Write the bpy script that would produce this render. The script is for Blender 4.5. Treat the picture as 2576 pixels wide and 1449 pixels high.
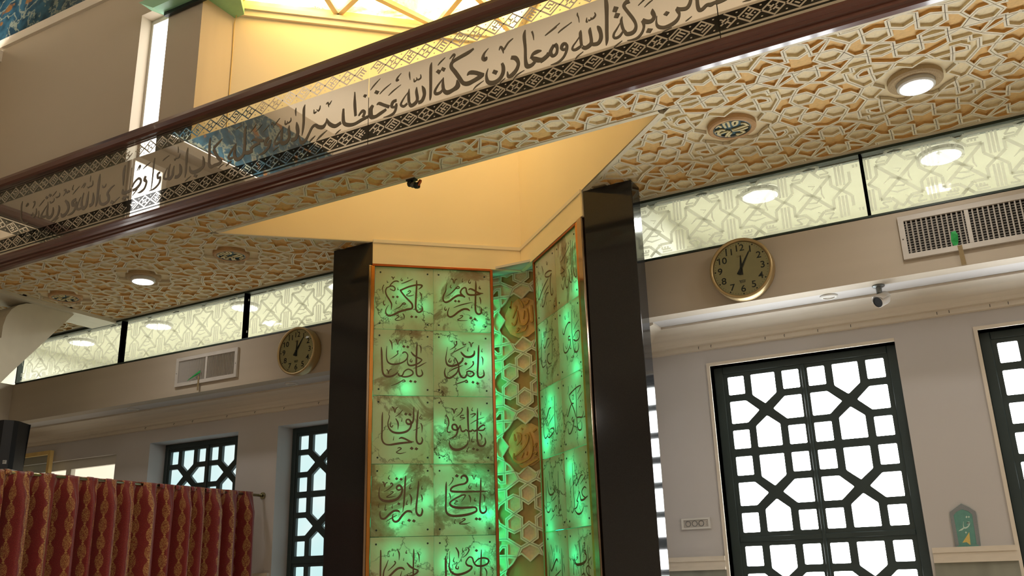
import bpy, math, random
import numpy as np
from mathutils import Vector, Matrix
from mathutils.geometry import tessellate_polygon

# ------------------------------------------------------------------ scene, camera, world, light
sc = bpy.context.scene
for o in list(bpy.data.objects):
    bpy.data.objects.remove(o, do_unlink=True)
COL = sc.collection
random.seed(7)

FPX = 2250.0
YAW, PITCH, ROLL = (math.radians(a) for a in (28.04, 17.83, -1.77))
EYE = Vector((0, 0, 1.5))
_f0 = Vector((-math.sin(YAW), math.cos(YAW), 0)); _r0 = Vector((math.cos(YAW), math.sin(YAW), 0)); _u0 = Vector((0, 0, 1))
_w = _f0*math.cos(PITCH) + _u0*math.sin(PITCH); _u = -_f0*math.sin(PITCH) + _u0*math.cos(PITCH)
CR = _r0*math.cos(ROLL) + _u*math.sin(ROLL); CU = -_r0*math.sin(ROLL) + _u*math.cos(ROLL); CF = _w
cd = bpy.data.cameras.new('camera'); cam = bpy.data.objects.new('camera', cd); COL.objects.link(cam)
cd.sensor_fit = 'HORIZONTAL'; cd.sensor_width = 36.0; cd.lens = FPX/2576*36.0
cd.clip_start = 0.05; cd.clip_end = 200
M = Matrix((CR, CU, -CF)).transposed().to_4x4(); M.translation = EYE
cam.matrix_world = M
sc.camera = cam

sc.view_settings.view_transform = 'Standard'
sc.view_settings.look = 'None'
sc.view_settings.gamma = 1.0
sc.view_settings.use_curve_mapping = False
sc.view_settings.exposure = 0.0
sc.cycles.max_bounces = 6; sc.cycles.diffuse_bounces = 3; sc.cycles.glossy_bounces = 3; sc.cycles.transmission_bounces = 4; sc.cycles.transparent_max_bounces = 6
sc.cycles.adaptive_threshold = 0.06; sc.cycles.caustics_reflective = False; sc.cycles.caustics_refractive = False

wd = bpy.data.worlds.new('world'); sc.world = wd; wd.use_nodes = True
wd.node_tree.nodes['Background'].inputs[0].default_value = (0.85, 0.93, 1.0, 1)
wd.node_tree.nodes['Background'].inputs[1].default_value = 1.0

P_FILL = 10      # fill uplights added on the hall ledges, watts per metre
P_REAR_FILL = 45      # unseen fill luminaires added under the rear gallery
P_DOWN = 5       # round soffit downlights
P_SKY = 7.5      # amber backlit ceiling of the well
P_WIN = 20.0      # daylight on window panes
P_GREEN = 0.8   # LED modules behind the onyx
P_TRAN = 17      # lamps of the room behind the transom glass

def area_light(name, loc, size, power, color, rot=(0, 0, 0), size_y=None, parent=None, spread=None):
    l = bpy.data.lights.new(name, 'AREA'); l.energy = power; l.color = color
    l.shape = 'RECTANGLE'; l.size = size; l.size_y = size_y or size
    if spread: l.spread = spread
    o = bpy.data.objects.new(name, l); COL.objects.link(o); o.location = loc; o.rotation_euler = rot
    o.parent = parent
    return o
def aim(o, d, up=(0, 0, 1)):
    z = -Vector(d).normalized(); y = Vector(up); y = (y - z*y.dot(z)).normalized(); x = y.cross(z)
    o.rotation_euler = Matrix((x, y, z)).transposed().to_euler(); return o
def point_light(name, loc, power, color, r=0.02, parent=None):
    l = bpy.data.lights.new(name, 'POINT'); l.energy = power; l.color = color; l.shadow_soft_size = r
    o = bpy.data.objects.new(name, l); COL.objects.link(o); o.location = loc; o.parent = parent
    return o

# ------------------------------------------------------------------ materials
def s2l(c):
    return tuple(((v/255)/12.92 if v/255 <= 0.04045 else ((v/255+0.055)/1.055)**2.4) for v in c) + (1,)
MATS = {}
class NT:
    def __init__(s, name):
        s.m = bpy.data.materials.new(name); s.m.use_nodes = True; s.t = s.m.node_tree
        s.n = s.t.nodes; s.b = s.n['Principled BSDF']; s.out = s.n['Material Output']
    def node(s, ty, **kw):
        n = s.n.new(ty)
        for k, v in kw.items():
            if isinstance(k, str) and hasattr(n, k): setattr(n, k, v)
        return n
    def link(s, a, b): s.t.links.new(a, b)
    def coord(s, kind='Object'):
        return s.node('ShaderNodeTexCoord').outputs[kind]
    def noise(s, scale, detail=4, rough=.55, vec=None, dist=0):
        n = s.node('ShaderNodeTexNoise'); n.inputs['Scale'].default_value = scale; n.inputs['Detail'].default_value = detail
        n.inputs['Roughness'].default_value = rough; n.inputs['Distortion'].default_value = dist
        if vec is not None: s.link(vec, n.inputs['Vector'])
        return n
    def ramp(s, fac, stops, interp='LINEAR'):
        r = s.node('ShaderNodeValToRGB'); r.color_ramp.interpolation = interp
        e = r.color_ramp.elements
        while len(e) > 1: e.remove(e[-1])
        e[0].position = stops[0][0]; e[0].color = stops[0][1]
        for p, c in stops[1:]:
            x = e.new(p); x.color = c
        s.link(fac, r.inputs[0]); return r
    def mix(s, fac, a, b, blend='MIX'):
        n = s.node('ShaderNodeMix'); n.data_type = 'RGBA'; n.blend_type = blend
        for i, v in ((0, fac), (6, a), (7, b)):
            if hasattr(v, 'is_linked'): s.link(v, n.inputs[i])
            else: n.inputs[i].default_value = v
        return n.outputs[2]
    def math(s, op, a, b=None, c=None):
        n = s.node('ShaderNodeMath'); n.operation = op
        for i, v in enumerate((a, b, c)):
            if v is None: continue
            if hasattr(v, 'is_linked'): s.link(v, n.inputs[i])
            else: n.inputs[i].default_value = v
        return n.outputs[0]
    def bump(s, h, strength=.2, dist=.002):
        n = s.node('ShaderNodeBump'); n.inputs['Strength'].default_value = strength; n.inputs['Distance'].default_value = dist
        s.link(h, n.inputs['Height']); s.link(n.outputs[0], s.b.inputs['Normal'])
def simple(name, col, rough=.6, metal=0, var=.06, scale=6, bump=0, coat=0, spec=.5):
    k = NT(name); c = s2l(col)
    if var:
        nz = k.noise(scale, 2)
        d = tuple(v*(1-var*2) for v in c[:3]) + (1,); l = tuple(min(1, v*(1+var)) for v in c[:3]) + (1,)
        k.link(k.ramp(nz.outputs[0], [(.3, d), (.7, l)]).outputs[0], k.b.inputs['Base Color'])
        if bump >= .2: k.bump(k.noise(scale*25, 1).outputs[0], bump, .002)
    else: k.b.inputs['Base Color'].default_value = c
    k.b.inputs['Roughness'].default_value = rough; k.b.inputs['Metallic'].default_value = metal
    k.b.inputs['Coat Weight'].default_value = coat; k.b.inputs['Coat Roughness'].default_value = .08
    k.b.inputs['Specular IOR Level'].default_value = spec
    MATS[name] = k.m; return k.m
simple('paint_beige', (200, 186, 164), .75, var=.03, scale=2, bump=.05)
simple('paint_white', (208, 204, 202), .7, var=.03, scale=2, bump=.05)
simple('paint_cream', (242, 226, 194), .7, var=.02, scale=2, bump=.04)
simple('lintel_paint', (196, 184, 166), .7, var=.03, scale=2, bump=.05)
simple('room_white', (240, 238, 222), .7, var=.02)
simple('moulding', (230, 220, 204), .55, var=.02)
simple('girih_cream', (232, 220, 192), .62, var=.03, scale=8)
simple('girih_floor', (240, 222, 180), .7, var=.05, scale=8)
simple('girih_ochre', (232, 190, 120), .7, var=.06, scale=8)
simple('screen_ochre', (190, 166, 104), .7, var=.05)
simple('dark_gap', (70, 60, 44), .9, var=0)
simple('wood_brown', (96, 52, 40), .28, var=.12, scale=5, coat=.6)
simple('parapet_dark', (104, 94, 78), .8, var=.05)
simple('gold', (205, 140, 70), .22, metal=1, var=.08, scale=9)
simple('copper', (176, 100, 58), .35, metal=1, var=.1, scale=9)
simple('chrome', (170, 150, 130), .12, metal=1, var=.12, scale=12)
simple('dark_metal', (34, 40, 38), .5, var=.05, spec=.5)
simple('window_iron', (52, 66, 66), .42, var=.08, scale=4)
simple('transom_iron', (44, 60, 50), .5, var=.08)
simple('black_plastic', (20, 21, 24), .5, var=.04, scale=40, bump=.1)
simple('white_plastic', (222, 220, 214), .45, var=0)
simple('grille_white', (206, 200, 192), .5, var=.03)
simple('duct_dark', (30, 26, 20), .9, var=0)
simple('clock_face', (236, 220, 168), .5, var=.02)
simple('clock_gold', (190, 166, 120), .38, metal=.6, var=.05)
simple('ink', (22, 28, 26), .5, var=0)
simple('rubber', (18, 18, 18), .6, var=0)
simple('letter_brown', (92, 64, 30), .55, var=.1, scale=30)
simple('screw_dark', (20, 24, 16), .5, var=0)
simple('etched_letter', (118, 106, 86), .5, var=.04, scale=4)
simple('etch_line', (92, 82, 62), .5, var=0)
simple('relief_gold', (206, 150, 74), .5, var=.05)
simple('marble_grey', (150, 152, 140), .3, var=.12, scale=3)
simple('floor_carpet', (206, 190, 170), .9, var=.1, scale=9)  # unseen carpet, paled to bounce light up to the soffit
simple('stone_rosette', (196, 170, 130), .8, var=.15, scale=60, bump=.5)
simple('terracotta', (206, 164, 116), .8, var=.12, scale=50, bump=.4)
simple('medallion_blue', (60, 98, 112), .5, var=.2, scale=40)
simple('ivory', (224, 208, 158), .5, var=.04)
simple('ribbon_green', (40, 168, 82), .6, var=.08)
simple('brushed_steel', (176, 172, 140), .25, metal=1, var=.1, scale=20)
simple('teal_sign', (104, 158, 146), .5, var=.05)
simple('sign_grey', (150, 156, 158), .6, var=.35, scale=110)
simple('sign_yellow', (226, 200, 116), .5, var=.03)
simple('sign_white', (200, 224, 210), .5, var=0)
simple('capital_white', (226, 218, 196), .3, var=.03)
simple('sash_cream', (222, 190, 120), .5, var=.05)
simple('steel_grey', (120, 124, 124), .35, metal=.8, var=.05)
simple('ribbon_tail', (150, 130, 92), .8, var=.05)
simple('green_glow_paint', (150, 206, 168), .4, var=.03)  # green LED glow put into the paint of box and soffit board

def granite():
    k = NT('granite_black'); v = k.node('ShaderNodeTexVoronoi'); v.inputs['Scale'].default_value = 420
    k.link(k.coord(), v.inputs['Vector'])
    n = k.noise(90, 4, vec=k.coord())
    r = k.ramp(v.outputs['Distance'], [(.0, s2l((84, 84, 84))), (.35, s2l((46, 46, 47))), (.7, s2l((36, 36, 38)))])
    c = k.mix(n.outputs[0], r.outputs[0], s2l((42, 42, 43)))
    k.link(c, k.b.inputs['Base Color']); k.b.inputs['Roughness'].default_value = .09
    k.b.inputs['Specular IOR Level'].default_value = .5
    MATS['granite_black'] = k.m
granite()

def onyx(name, amber=False):
    k = NT(name); oi = k.node('ShaderNodeObjectInfo'); co = k.coord()
    sh = k.node('ShaderNodeVectorMath'); sh.operation = 'MULTIPLY_ADD'
    k.link(oi.outputs['Random'], sh.inputs[0]); sh.inputs[1].default_value = (37, 11, 23); k.link(co, sh.inputs[2])
    v = sh.outputs[0]
    # cloudy patches
    cl = k.noise(3.0, 6, .6, v, .4); pt = k.noise(2.2, 8, .68, v, .8)
    wv = k.node('ShaderNodeTexVoronoi'); wv.feature = 'DISTANCE_TO_EDGE'; wv.inputs['Scale'].default_value = 3.4
    wob = k.noise(5, 6, .65, v); wm = k.node('ShaderNodeVectorMath'); wm.operation = 'MULTIPLY_ADD'
    k.link(wob.outputs['Color'], wm.inputs[0]); wm.inputs[1].default_value = (.28, .28, .28); k.link(v, wm.inputs[2])
    k.link(wm.outputs[0], wv.inputs['Vector'])
    br = k.noise(1.7, 2, .5, v)
    vein = k.math('MULTIPLY', k.ramp(wv.outputs['Distance'], [(0, (1, 1, 1, 1)), (.022, (0, 0, 0, 1))]).outputs[0],
                  k.ramp(br.outputs[0], [(.45, (0, 0, 0, 1)), (.6, (1, 1, 1, 1))]).outputs[0])
    if amber:
        base = k.ramp(cl.outputs[0], [(.3, (.9, .38, .03, 1)), (.46, (1, .66, .16, 1)), (.62, (1, .92, .62, 1))]).outputs[0]
        base = k.mix(k.ramp(pt.outputs[0], [(.52, (0, 0, 0, 1)), (.72, (1, 1, 1, 1))]).outputs[0], base, (.85, .22, .01, 1))
        base = k.mix(vein, base, (.25, .06, .01, 1))
        em = k.node('ShaderNodeEmission'); k.link(base, em.inputs[0]); em.inputs[1].default_value = P_SKY
        k.link(em.outputs[0], k.out.inputs[0])
    else:
        base = k.ramp(cl.outputs[0], [(.3, s2l((206, 176, 122))), (.45, s2l((220, 206, 160))), (.7, s2l((228, 222, 186)))]).outputs[0]
        shift = k.math('MULTIPLY', k.math('SUBTRACT', k.math('FRACT', k.math('MULTIPLY', oi.outputs['Random'], 7.3)), .45), .16)
        pf = k.ramp(k.math('ADD', pt.outputs[0], shift), [(.575, (0, 0, 0, 1)), (.61, (.6, .6, .6, 1)), (.75, (1, 1, 1, 1))]).outputs[0]
        lit = base
        base = k.mix(pf, base, s2l((150, 104, 66)))
        base = k.mix(vein, base, s2l((92, 50, 24)))
        df = k.node('ShaderNodeBsdfDiffuse'); tr = k.node('ShaderNodeBsdfTranslucent'); gl = k.node('ShaderNodeBsdfGlossy')
        k.link(base, df.inputs[0]); lit = k.mix(.45, lit, (.86, .9, .84, 1)); lit = k.mix(pf, lit, (.20, .10, .05, 1)); lit = k.mix(vein, lit, (.05, .02, .01, 1)); k.link(lit, tr.inputs[0])
        gl.inputs['Roughness'].default_value = .12; gl.inputs[0].default_value = (1, 1, 1, 1)
        m1 = k.node('ShaderNodeMixShader'); m1.inputs[0].default_value = .45
        k.link(df.outputs[0], m1.inputs[1]); k.link(tr.outputs[0], m1.inputs[2])
        fr = k.node('ShaderNodeFresnel'); fr.inputs[0].default_value = 1.45
        m2 = k.node('ShaderNodeMixShader'); k.link(k.math('MULTIPLY', fr.outputs[0], .6), m2.inputs[0])
        k.link(m1.outputs[0], m2.inputs[1]); k.link(gl.outputs[0], m2.inputs[2])
        k.link(m2.outputs[0], k.out.inputs[0])
    MATS[name] = k.m
onyx('onyx'); onyx('onyx_amber', True)

def emissive(name, col, strength):
    k = NT(name); e = k.node('ShaderNodeEmission'); e.inputs[0].default_value = col; e.inputs[1].default_value = strength
    k.link(e.outputs[0], k.out.inputs[0]); MATS[name] = k.m
emissive('lamp_white', (1, .97, .92, 1), 9)
emissive('lamp_tube', (1, .98, .9, 1), 2.2)
emissive('led_green', (.05, 1, .35, 1), 3.0)
emissive('slit_pane', (1, .97, .93, 1), 5.0)
emissive('slit_fill_glow', (1, .96, .90, 1), 30.0)  # fill glow of the unseen slits added on the right wall
def panes():
    for nm, a, b, st in (('pane_day', (1, 1, 1, 1), (.93, 1, .98, 1), P_WIN), ('pane_cool', (.58, .92, .92, 1), (.86, 1, .98, 1), 1.0), ('pane_warm', (1, .93, .78, 1), (1, .88, .66, 1), 1.15)):
        k = NT(nm); n = k.noise(1.3, 2, .5, k.node('ShaderNodeNewGeometry').outputs['Position'])
        e = k.node('ShaderNodeEmission'); k.link(k.ramp(n.outputs[0], [(.35, a), (.65, b)]).outputs[0], e.inputs[0]); e.inputs[1].default_value = st
        g = k.node('ShaderNodeBsdfGlossy'); g.inputs['Roughness'].default_value = .15
        m = k.node('ShaderNodeMixShader'); m.inputs[0].default_value = .05
        k.link(e.outputs[0], m.inputs[1]); k.link(g.outputs[0], m.inputs[2]); k.link(m.outputs[0], k.out.inputs[0]); MATS[nm] = k.m
panes()
def mirror():
    k = NT('mirror_film'); g = k.node('ShaderNodeBsdfGlossy'); g.inputs[0].default_value = (.74, .72, .68, 1); g.inputs['Roughness'].default_value = .015
    d = k.node('ShaderNodeBsdfDiffuse'); d.inputs[0].default_value = (.30, .27, .22, 1)
    m = k.node('ShaderNodeMixShader'); m.inputs[0].default_value = .82
    k.link(d.outputs[0], m.inputs[1]); k.link(g.outputs[0], m.inputs[2]); k.link(m.outputs[0], k.out.inputs[0]); MATS['mirror_film'] = k.m
mirror()
def clear_glass(name, tint, refl=1.45):
    k = NT(name); t = k.node('ShaderNodeBsdfTransparent'); t.inputs[0].default_value = tint
    g = k.node('ShaderNodeBsdfGlossy'); g.inputs['Roughness'].default_value = .02; f = k.node('ShaderNodeFresnel'); f.inputs[0].default_value = refl
    m = k.node('ShaderNodeMixShader'); k.link(f.outputs[0], m.inputs[0]); k.link(t.outputs[0], m.inputs[1]); k.link(g.outputs[0], m.inputs[2])
    k.link(m.outputs[0], k.out.inputs[0]); MATS[name] = k.m
clear_glass('clear_glass', (.9, .95, .92, 1)); clear_glass('transom_glass', (.95, .98, .95, 1), 1.35)
def etched():
    k = NT('etched_white'); t = k.node('ShaderNodeBsdfTransparent'); t.inputs[0].default_value = (.95, .95, .92, 1)
    tr = k.node('ShaderNodeBsdfTranslucent'); tr.inputs[0].default_value = (.78, .76, .66, 1); d = k.node('ShaderNodeBsdfDiffuse'); d.inputs[0].default_value = (.7, .7, .66, 1)
    a = k.node('ShaderNodeMixShader'); a.inputs[0].default_value = .5; k.link(tr.outputs[0], a.inputs[1]); k.link(d.outputs[0], a.inputs[2])
    m = k.node('ShaderNodeMixShader'); m.inputs[0].default_value = .55; k.link(t.outputs[0], m.inputs[1]); k.link(a.outputs[0], m.inputs[2])
    k.link(m.outputs[0], k.out.inputs[0]); MATS['etched_white'] = k.m
etched()
def blue_tile():
    k = NT('blue_tile'); c = k.coord('Object')
    w = k.node('ShaderNodeTexVoronoi'); w.feature = 'DISTANCE_TO_EDGE'; w.inputs['Scale'].default_value = 3.2
    nz = k.noise(2.5, 5, .6, c); wm = k.node('ShaderNodeVectorMath'); wm.operation = 'MULTIPLY_ADD'
    k.link(nz.outputs['Color'], wm.inputs[0]); wm.inputs[1].default_value = (.9, .9, .9); k.link(c, wm.inputs[2]); k.link(wm.outputs[0], w.inputs['Vector'])
    n2 = k.noise(9, 3, .5, c)
    base = k.ramp(n2.outputs[0], [(.35, s2l((26, 50, 62))), (.6, s2l((46, 82, 98)))]).outputs[0]
    line = k.ramp(w.outputs['Distance'], [(.02, (1, 1, 1, 1)), (.06, (0, 0, 0, 1))]).outputs[0]
    base = k.mix(line, base, s2l((120, 126, 112)))
    n3 = k.noise(5, 3, .5, c); oc = k.ramp(n3.outputs[0], [(.62, (0, 0, 0, 1)), (.66, (1, 1, 1, 1))]).outputs[0]
    base = k.mix(oc, base, s2l((124, 84, 44)))
    k.link(base, k.b.inputs['Base Color']); k.b.inputs['Roughness'].default_value = .4; MATS['blue_tile'] = k.m
blue_tile()
def curtain_mat():
    k = NT('curtain_fabric'); uv = k.node('ShaderNodeUVMap'); sx = k.node('ShaderNodeSeparateXYZ'); k.link(uv.outputs[0], sx.inputs[0])
    # u,v in metres along the cloth; ornament columns every 0.135 m, rows every 0.12 m
    u = k.math('DIVIDE', sx.outputs[0], .135); vv = k.math('DIVIDE', sx.outputs[1], .125)
    cu = k.math('FLOOR', u); odd = k.math('MODULO', cu, 2)
    vs = k.math('ADD', vv, k.math('MULTIPLY', odd, .5))
    fu = k.math('SUBTRACT', k.math('FRACT', u), .5); fv = k.math('SUBTRACT', k.math('FRACT', vs), .5)
    pos = k.node('ShaderNodeCombineXYZ'); k.link(u, pos.inputs[0]); k.link(vv, pos.inputs[1])
    nz = k.noise(9, 3, .6, pos.outputs[0]); wob = k.math('MULTIPLY', k.math('SUBTRACT', nz.outputs[0], .5), .14)
    r = k.math('SQRT', k.math('ADD', k.math('POWER', k.math('DIVIDE', fu, .27), 2.0), k.math('POWER', k.math('DIVIDE', fv, .42), 2.0)))
    r = k.math('ADD', r, wob)
    body = k.math('LESS_THAN', r, 1.0)
    orn = k.noise(15, 3, .6, pos.outputs[0], .6)
    holes_ = k.math('GREATER_THAN', k.math('ABSOLUTE', k.math('SUBTRACT', orn.outputs[0], .5)), .055)
    neck = k.math('LESS_THAN', k.math('ADD', k.math('ABSOLUTE', k.math('DIVIDE', fu, .10)), k.math('ABSOLUTE', k.math('DIVIDE', k.math('SUBTRACT', k.math('ABSOLUTE', fv), .44), .07))), 1.0)
    g = k.math('MAXIMUM', k.math('MULTIPLY', body, holes_), neck)
    thread = k.noise(220, 2, .5, pos.outputs[0])
    red = k.ramp(k.noise(30, 3, .5, pos.outputs[0]).outputs[0], [(.35, s2l((96, 18, 20))), (.65, s2l((150, 36, 32)))]).outputs[0]
    gold = k.ramp(thread.outputs[0], [(.35, s2l((150, 96, 44))), (.6, s2l((222, 178, 108)))]).outputs[0]
    dots = k.math('GREATER_THAN', k.noise(26, 2, .5, pos.outputs[0]).outputs[0], .66)
    c = k.mix(k.math('MULTIPLY', dots, .5), red, gold); c = k.mix(g, c, gold)
    k.link(c, k.b.inputs['Base Color']); k.b.inputs['Roughness'].default_value = .55
    k.b.inputs['Sheen Weight'].default_value = .3; MATS['curtain_fabric'] = k.m
curtain_mat()

for n_ in ('pane_cool', 'pane_warm', 'slit_pane', 'lamp_white', 'lamp_tube', 'led_green'): MATS[n_].cycles.emission_sampling = 'NONE'

# ------------------------------------------------------------------ mesh helpers
class MB:
    def __init__(s): s.v = []; s.f = []; s.uv = None
    def face(s, pts):
        i = len(s.v); s.v += [tuple(p) for p in pts]; s.f.append(tuple(range(i, i+len(pts)))); return s
    def box(s, x0, x1, y0, y1, z0, z1):
        i = len(s.v)
        s.v += [(x0,y0,z0),(x1,y0,z0),(x1,y1,z0),(x0,y1,z0),(x0,y0,z1),(x1,y0,z1),(x1,y1,z1),(x0,y1,z1)]
        s.f += [tuple(i+k for k in q) for q in ((0,3,2,1),(4,5,6,7),(0,1,5,4),(1,2,6,5),(2,3,7,6),(3,0,4,7))]; return s
    def prism(s, poly, fmap, d0, d1, holes=(), back=True):
        """poly/holes: 2-D loops, fmap(u,v,d)->xyz; extruded from d0 (front) to d1"""
        loops = [list(poly)] + [list(h) for h in holes]
        flat = [p for l in loops for p in l]
        tri = tessellate_polygon([[Vector((p[0], p[1], 0)) for p in l] for l in loops])
        i = len(s.v); n = len(flat)
        s.v += [tuple(fmap(p[0], p[1], d0)) for p in flat]; s.f += [tuple(i+k for k in t) for t in tri]
        s.v += [tuple(fmap(p[0], p[1], d1)) for p in flat]
        if back: s.f += [tuple(i+n+k for k in reversed(t)) for t in tri]
        j = 0
        for l in loops:
            m = len(l)
            for a in range(m):
                b = (a+1) % m; s.f.append((i+j+a, i+j+b, i+n+j+b, i+n+j+a))
            j += m
        return s
    def tube(s, pts, r, n=10, cap=True):
        pts = [Vector(p) for p in pts]; rs = r if isinstance(r, (list, tuple)) else [r]*len(pts)
        rings = []
        for a, p in enumerate(pts):
            t = (pts[min(a+1, len(pts)-1)] - pts[max(a-1, 0)]).normalized()
            up = Vector((0, 0, 1)) if abs(t.z) < .9 else Vector((1, 0, 0))
            x = t.cross(up).normalized(); y = t.cross(x).normalized()
            i = len(s.v); s.v += [tuple(p + (x*math.cos(2*math.pi*k/n) + y*math.sin(2*math.pi*k/n))*rs[a]) for k in range(n)]; rings.append(i)
        for a in range(len(rings)-1):
            for k in range(n): s.f.append((rings[a]+k, rings[a]+(k+1) % n, rings[a+1]+(k+1) % n, rings[a+1]+k))
        if cap:
            s.f.append(tuple(rings[0]+k for k in reversed(range(n)))); s.f.append(tuple(rings[-1]+k for k in range(n)))
        return s
    def lathe(s, prof, fmap, n=40, close=False):
        """prof: list of (r,h); fmap(x,y,h)->xyz"""
        rings = []
        for r, h in prof:
            i = len(s.v)
            s.v += [tuple(fmap(r*math.cos(2*math.pi*k/n), r*math.sin(2*math.pi*k/n), h)) for k in range(n)]; rings.append(i)
        for a in range(len(rings)-1):
            for k in range(n): s.f.append((rings[a]+k, rings[a]+(k+1) % n, rings[a+1]+(k+1) % n, rings[a+1]+k))
        if close: s.f.append(tuple(rings[-1]+k for k in range(n)))
        return s
    def ribbons(s, text, fmap, sub=4, w=1.0, step=(0, 0, 0)):
        """strokes 'u,v,width u,v,width/...' in millimetres, or P-polygons"""
        f0 = fmap
        for si, st in enumerate(text.split('/')):
            fmap = lambda a, b, si=si: tuple(c + d*si for c, d in zip(f0(a, b), step))
            if st[0] == 'P':
                q = [tuple(float(c)/1000 for c in t.split(',')) for t in st[1:].split()]
                s.face([fmap(a, b) for a, b in q]); continue
            P = [tuple(float(c)/1000 for c in t.split(',')) for t in st.split()]
            if len(P) < 2: continue
            Q = []
            for k in range(len(P)-1):
                p0, p1, p2, p3 = P[max(k-1, 0)], P[k], P[k+1], P[min(k+2, len(P)-1)]
                for j in range(sub):
                    t = j/sub
                    Q.append(tuple(.5*(2*p1[c] + (p2[c]-p0[c])*t + (2*p0[c]-5*p1[c]+4*p2[c]-p3[c])*t*t + (3*p1[c]-p0[c]-3*p2[c]+p3[c])*t**3) for c in range(3)))
            Q.append(P[-1]); L = []; R = []
            for k, q in enumerate(Q):
                a = Q[max(k-1, 0)]; b = Q[min(k+1, len(Q)-1)]; dx, dy = b[0]-a[0], b[1]-a[1]; l = math.hypot(dx, dy) or 1
                h = max(q[2], .0006)*.5*w; L.append((q[0]-dy/l*h, q[1]+dx/l*h)); R.append((q[0]+dy/l*h, q[1]-dx/l*h))
            i = len(s.v); m = len(Q)
            s.v += [tuple(fmap(*p)) for p in L] + [tuple(fmap(*p)) for p in R]
            for k in range(m-1): s.f.append((i+k, i+m+k, i+m+k+1, i+k+1))
        return s
    def mesh(s, name, smooth=False):
        me = bpy.data.meshes.new(name); me.from_pydata(s.v, [], s.f); me.update()
        if smooth:
            for p in me.polygons: p.use_smooth = True
        return me
    def build(s, name, mat, parent=None, loc=(0, 0, 0), smooth=False):
        return obj(name, s.mesh(name, smooth), mat, parent, loc)
def obj(name, me, mat, parent=None, loc=(0, 0, 0)):
    if not me.materials: me.materials.append(MATS[mat] if isinstance(mat, str) else mat)
    o = bpy.data.objects.new(name, me); COL.objects.link(o); o.location = loc
    if parent: o.parent = parent
    return o
def thing(name, label, cat, loc=(0, 0, 0), rotz=0, group=None):
    o = bpy.data.objects.new(name, None); COL.objects.link(o); o.location = loc; o.rotation_euler = (0, 0, rotz)
    o.empty_display_size = .05; tag(o, label, cat, group); return o
def tag(o, label, cat=None, group=None):
    o['label'] = label
    if cat: o['category'] = cat
    if group: o['group'] = group
    return o
def struct(o, label=None):
    o['kind'] = 'structure'
    if label: o['label'] = label
    return o
def bevel(o, w=.004, seg=2):
    m = o.modifiers.new('bevel', 'BEVEL'); m.width = w; m.segments = seg; m.limit_method = 'ANGLE'; m.angle_limit = math.radians(40); return o
XZ = lambda y0: (lambda u, v, d=0: (u, y0+d, v))       # plane facing -Y, depth grows to +Y
def rect(x0, x1, z0, z1): return [(x0, z0), (x1, z0), (x1, z1), (x0, z1)]
def text_mesh(s, size, name='numeral'):
    cu = bpy.data.curves.new(name, 'FONT'); cu.body = s; cu.size = size; cu.align_x = 'CENTER'; cu.align_y = 'CENTER'; cu.offset = size*.012
    o = bpy.data.objects.new(name, cu); COL.objects.link(o)
    me = bpy.data.meshes.new_from_object(o.evaluated_get(bpy.context.evaluated_depsgraph_get()))
    bpy.data.objects.remove(o, do_unlink=True); return me

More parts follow.
